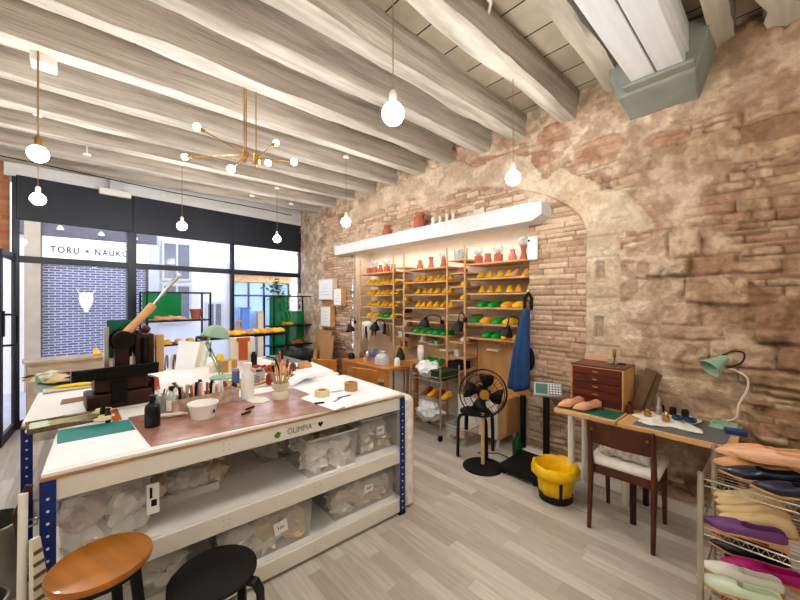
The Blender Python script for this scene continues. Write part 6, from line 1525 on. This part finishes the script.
# ------------------------------------------------------------------ lower left corner
for i, (x, y, h, r) in enumerate([(-.34, 2.62, .50, .13), (-.36, 2.3, .30, .12)]):
    t = thing('steel_pot', ['tall stainless steel pot at the left edge behind the bench post', 'lower stainless steel pot at the left edge near the floor'][i], 'pot', (x, y, 0))
    MB().lathe([(0, 0), (r, 0), (r, h), (r+.008, h), (r+.008, h+.01), (r-.004, h+.01), (r-.006, .01), (0, .01)], 36).build('body', M['steel'], t)
    MB().tube([(r, -.04, h-.05), (r+.04, -.035, h-.05), (r+.04, .035, h-.05), (r, .04, h-.05)], .006, n=6).build('handle', M['steel'], t)
one('white_pole', MB().cyl((0, 0, 0), (.0, .10, .86), .014, n=12), M['white_paint'], 'white pole leaning on the left end of the front bench', 'pole', (-.165, 1.86, 0))
mb = MB(); f3 = lambda a, b, c: (a, c, b)
mb.prism([(-.06, 0), (.06, 0), (.012, .70), (-.012, .70)], -.01, .01, f=f3)
for k in range(16): 
    w_ = .06-.048*(k/16); mb.box((0, -.012, .02+k*.042), (w_*2, .008, .012), m=1)
one('ribbed_wedge', mb, [M['ivory'], M['old_wood']], 'tall narrow ribbed cream wedge leaning before the left blue post', 'wedge', (-.085, 1.86, 0), R(-40), rot=(R(-6), 0, R(40)))
one('black_hook_tool', MB().tube([(0, 0, 0), (-.03, 0, -.1), (-.02, 0, -.22), (.03, 0, -.3)], [.012, .02, .016, .006], n=8), M['press_brown'], 'curved dark horn shaped tool hanging at the left corner of the front bench', 'tool', (-.15, 1.98, .88), R(30))

# odds and ends on the low desk and under the shelves
rnd = random.Random(31)
odds = [('small grey tabletop grinder on the low desk', 'tool', 2.92, 3.55, .1, .13, 'grey_plastic'), ('red handled tin on the low desk', 'tin', 3.05, 3.42, .035, .09, 'dark_red'), ('white plastic beaker on the low desk', 'beaker', 2.98, 3.33, .04, .1, 'white_gloss'),
        ('lilac plastic tub at the back of the low desk', 'tub', 3.18, 4.06, .07, .11, 'blue_keys'), ('brown clay pot on the low desk left of the lilac tub', 'pot', 3.05, 4.16, .05, .1, 'leather_brown'), ('black tin at the left end of the low desk', 'tin', 2.85, 4.16, .045, .08, 'black'),
        ('short wooden spool in the middle of the low desk', 'spool', 2.86, 3.85, .03, .06, 'pine'), ('steel can on the low desk beside the glass bowl', 'can', 3.0, 3.98, .035, .1, 'steel')]
for lab, cat, x, y, r, h, m_ in odds:
    one(cat if cat != 'tool' else 'grinder', MB().lathe([(0, 0), (r, 0), (r*1.04, h*.5), (r*.8, h*.85), (r*.5, h), (0, h)], 18), M[m_], lab, cat, (x, y, .766))
for i, (y, z, c, m_) in enumerate([(3.72, 1.06, 'blue', 'blue_keys'), (3.8, 1.06, 'cream', 'ivory'), (3.76, .92, 'brown', 'leather_brown'), (2.7, 1.256, 'dark', 'press_brown'), (2.76, .9, 'grey', 'grey_plastic')]):
    one('small_box', MB().b2((-.04, -.035, 0), (.04, .035, .07)).b2((-.043, -.038, .055), (.043, .038, .075)), M[m_], c+' little lidded box on a short shelf '+('between the middle and left bays' if i < 3 else 'between the right and middle bays'), 'box', (3.5, y, z+.001), bevel=.003)
for i in range(5):
    one('shoe_box', MB().b2((-.09, -.06, 0), (.09, .06, .1)).b2((-.094, -.064, .075), (.094, .064, .105)), M[['cardboard', 'ivory', 'press_brown', 'cardboard', 'blue_keys'][i]], ['buff', 'cream', 'dark brown', 'kraft', 'blue grey'][i]+' lidded box on the floor under the shelves of the niche', 'box', (3.58, 4.7-.2*i, 0), bevel=.003)
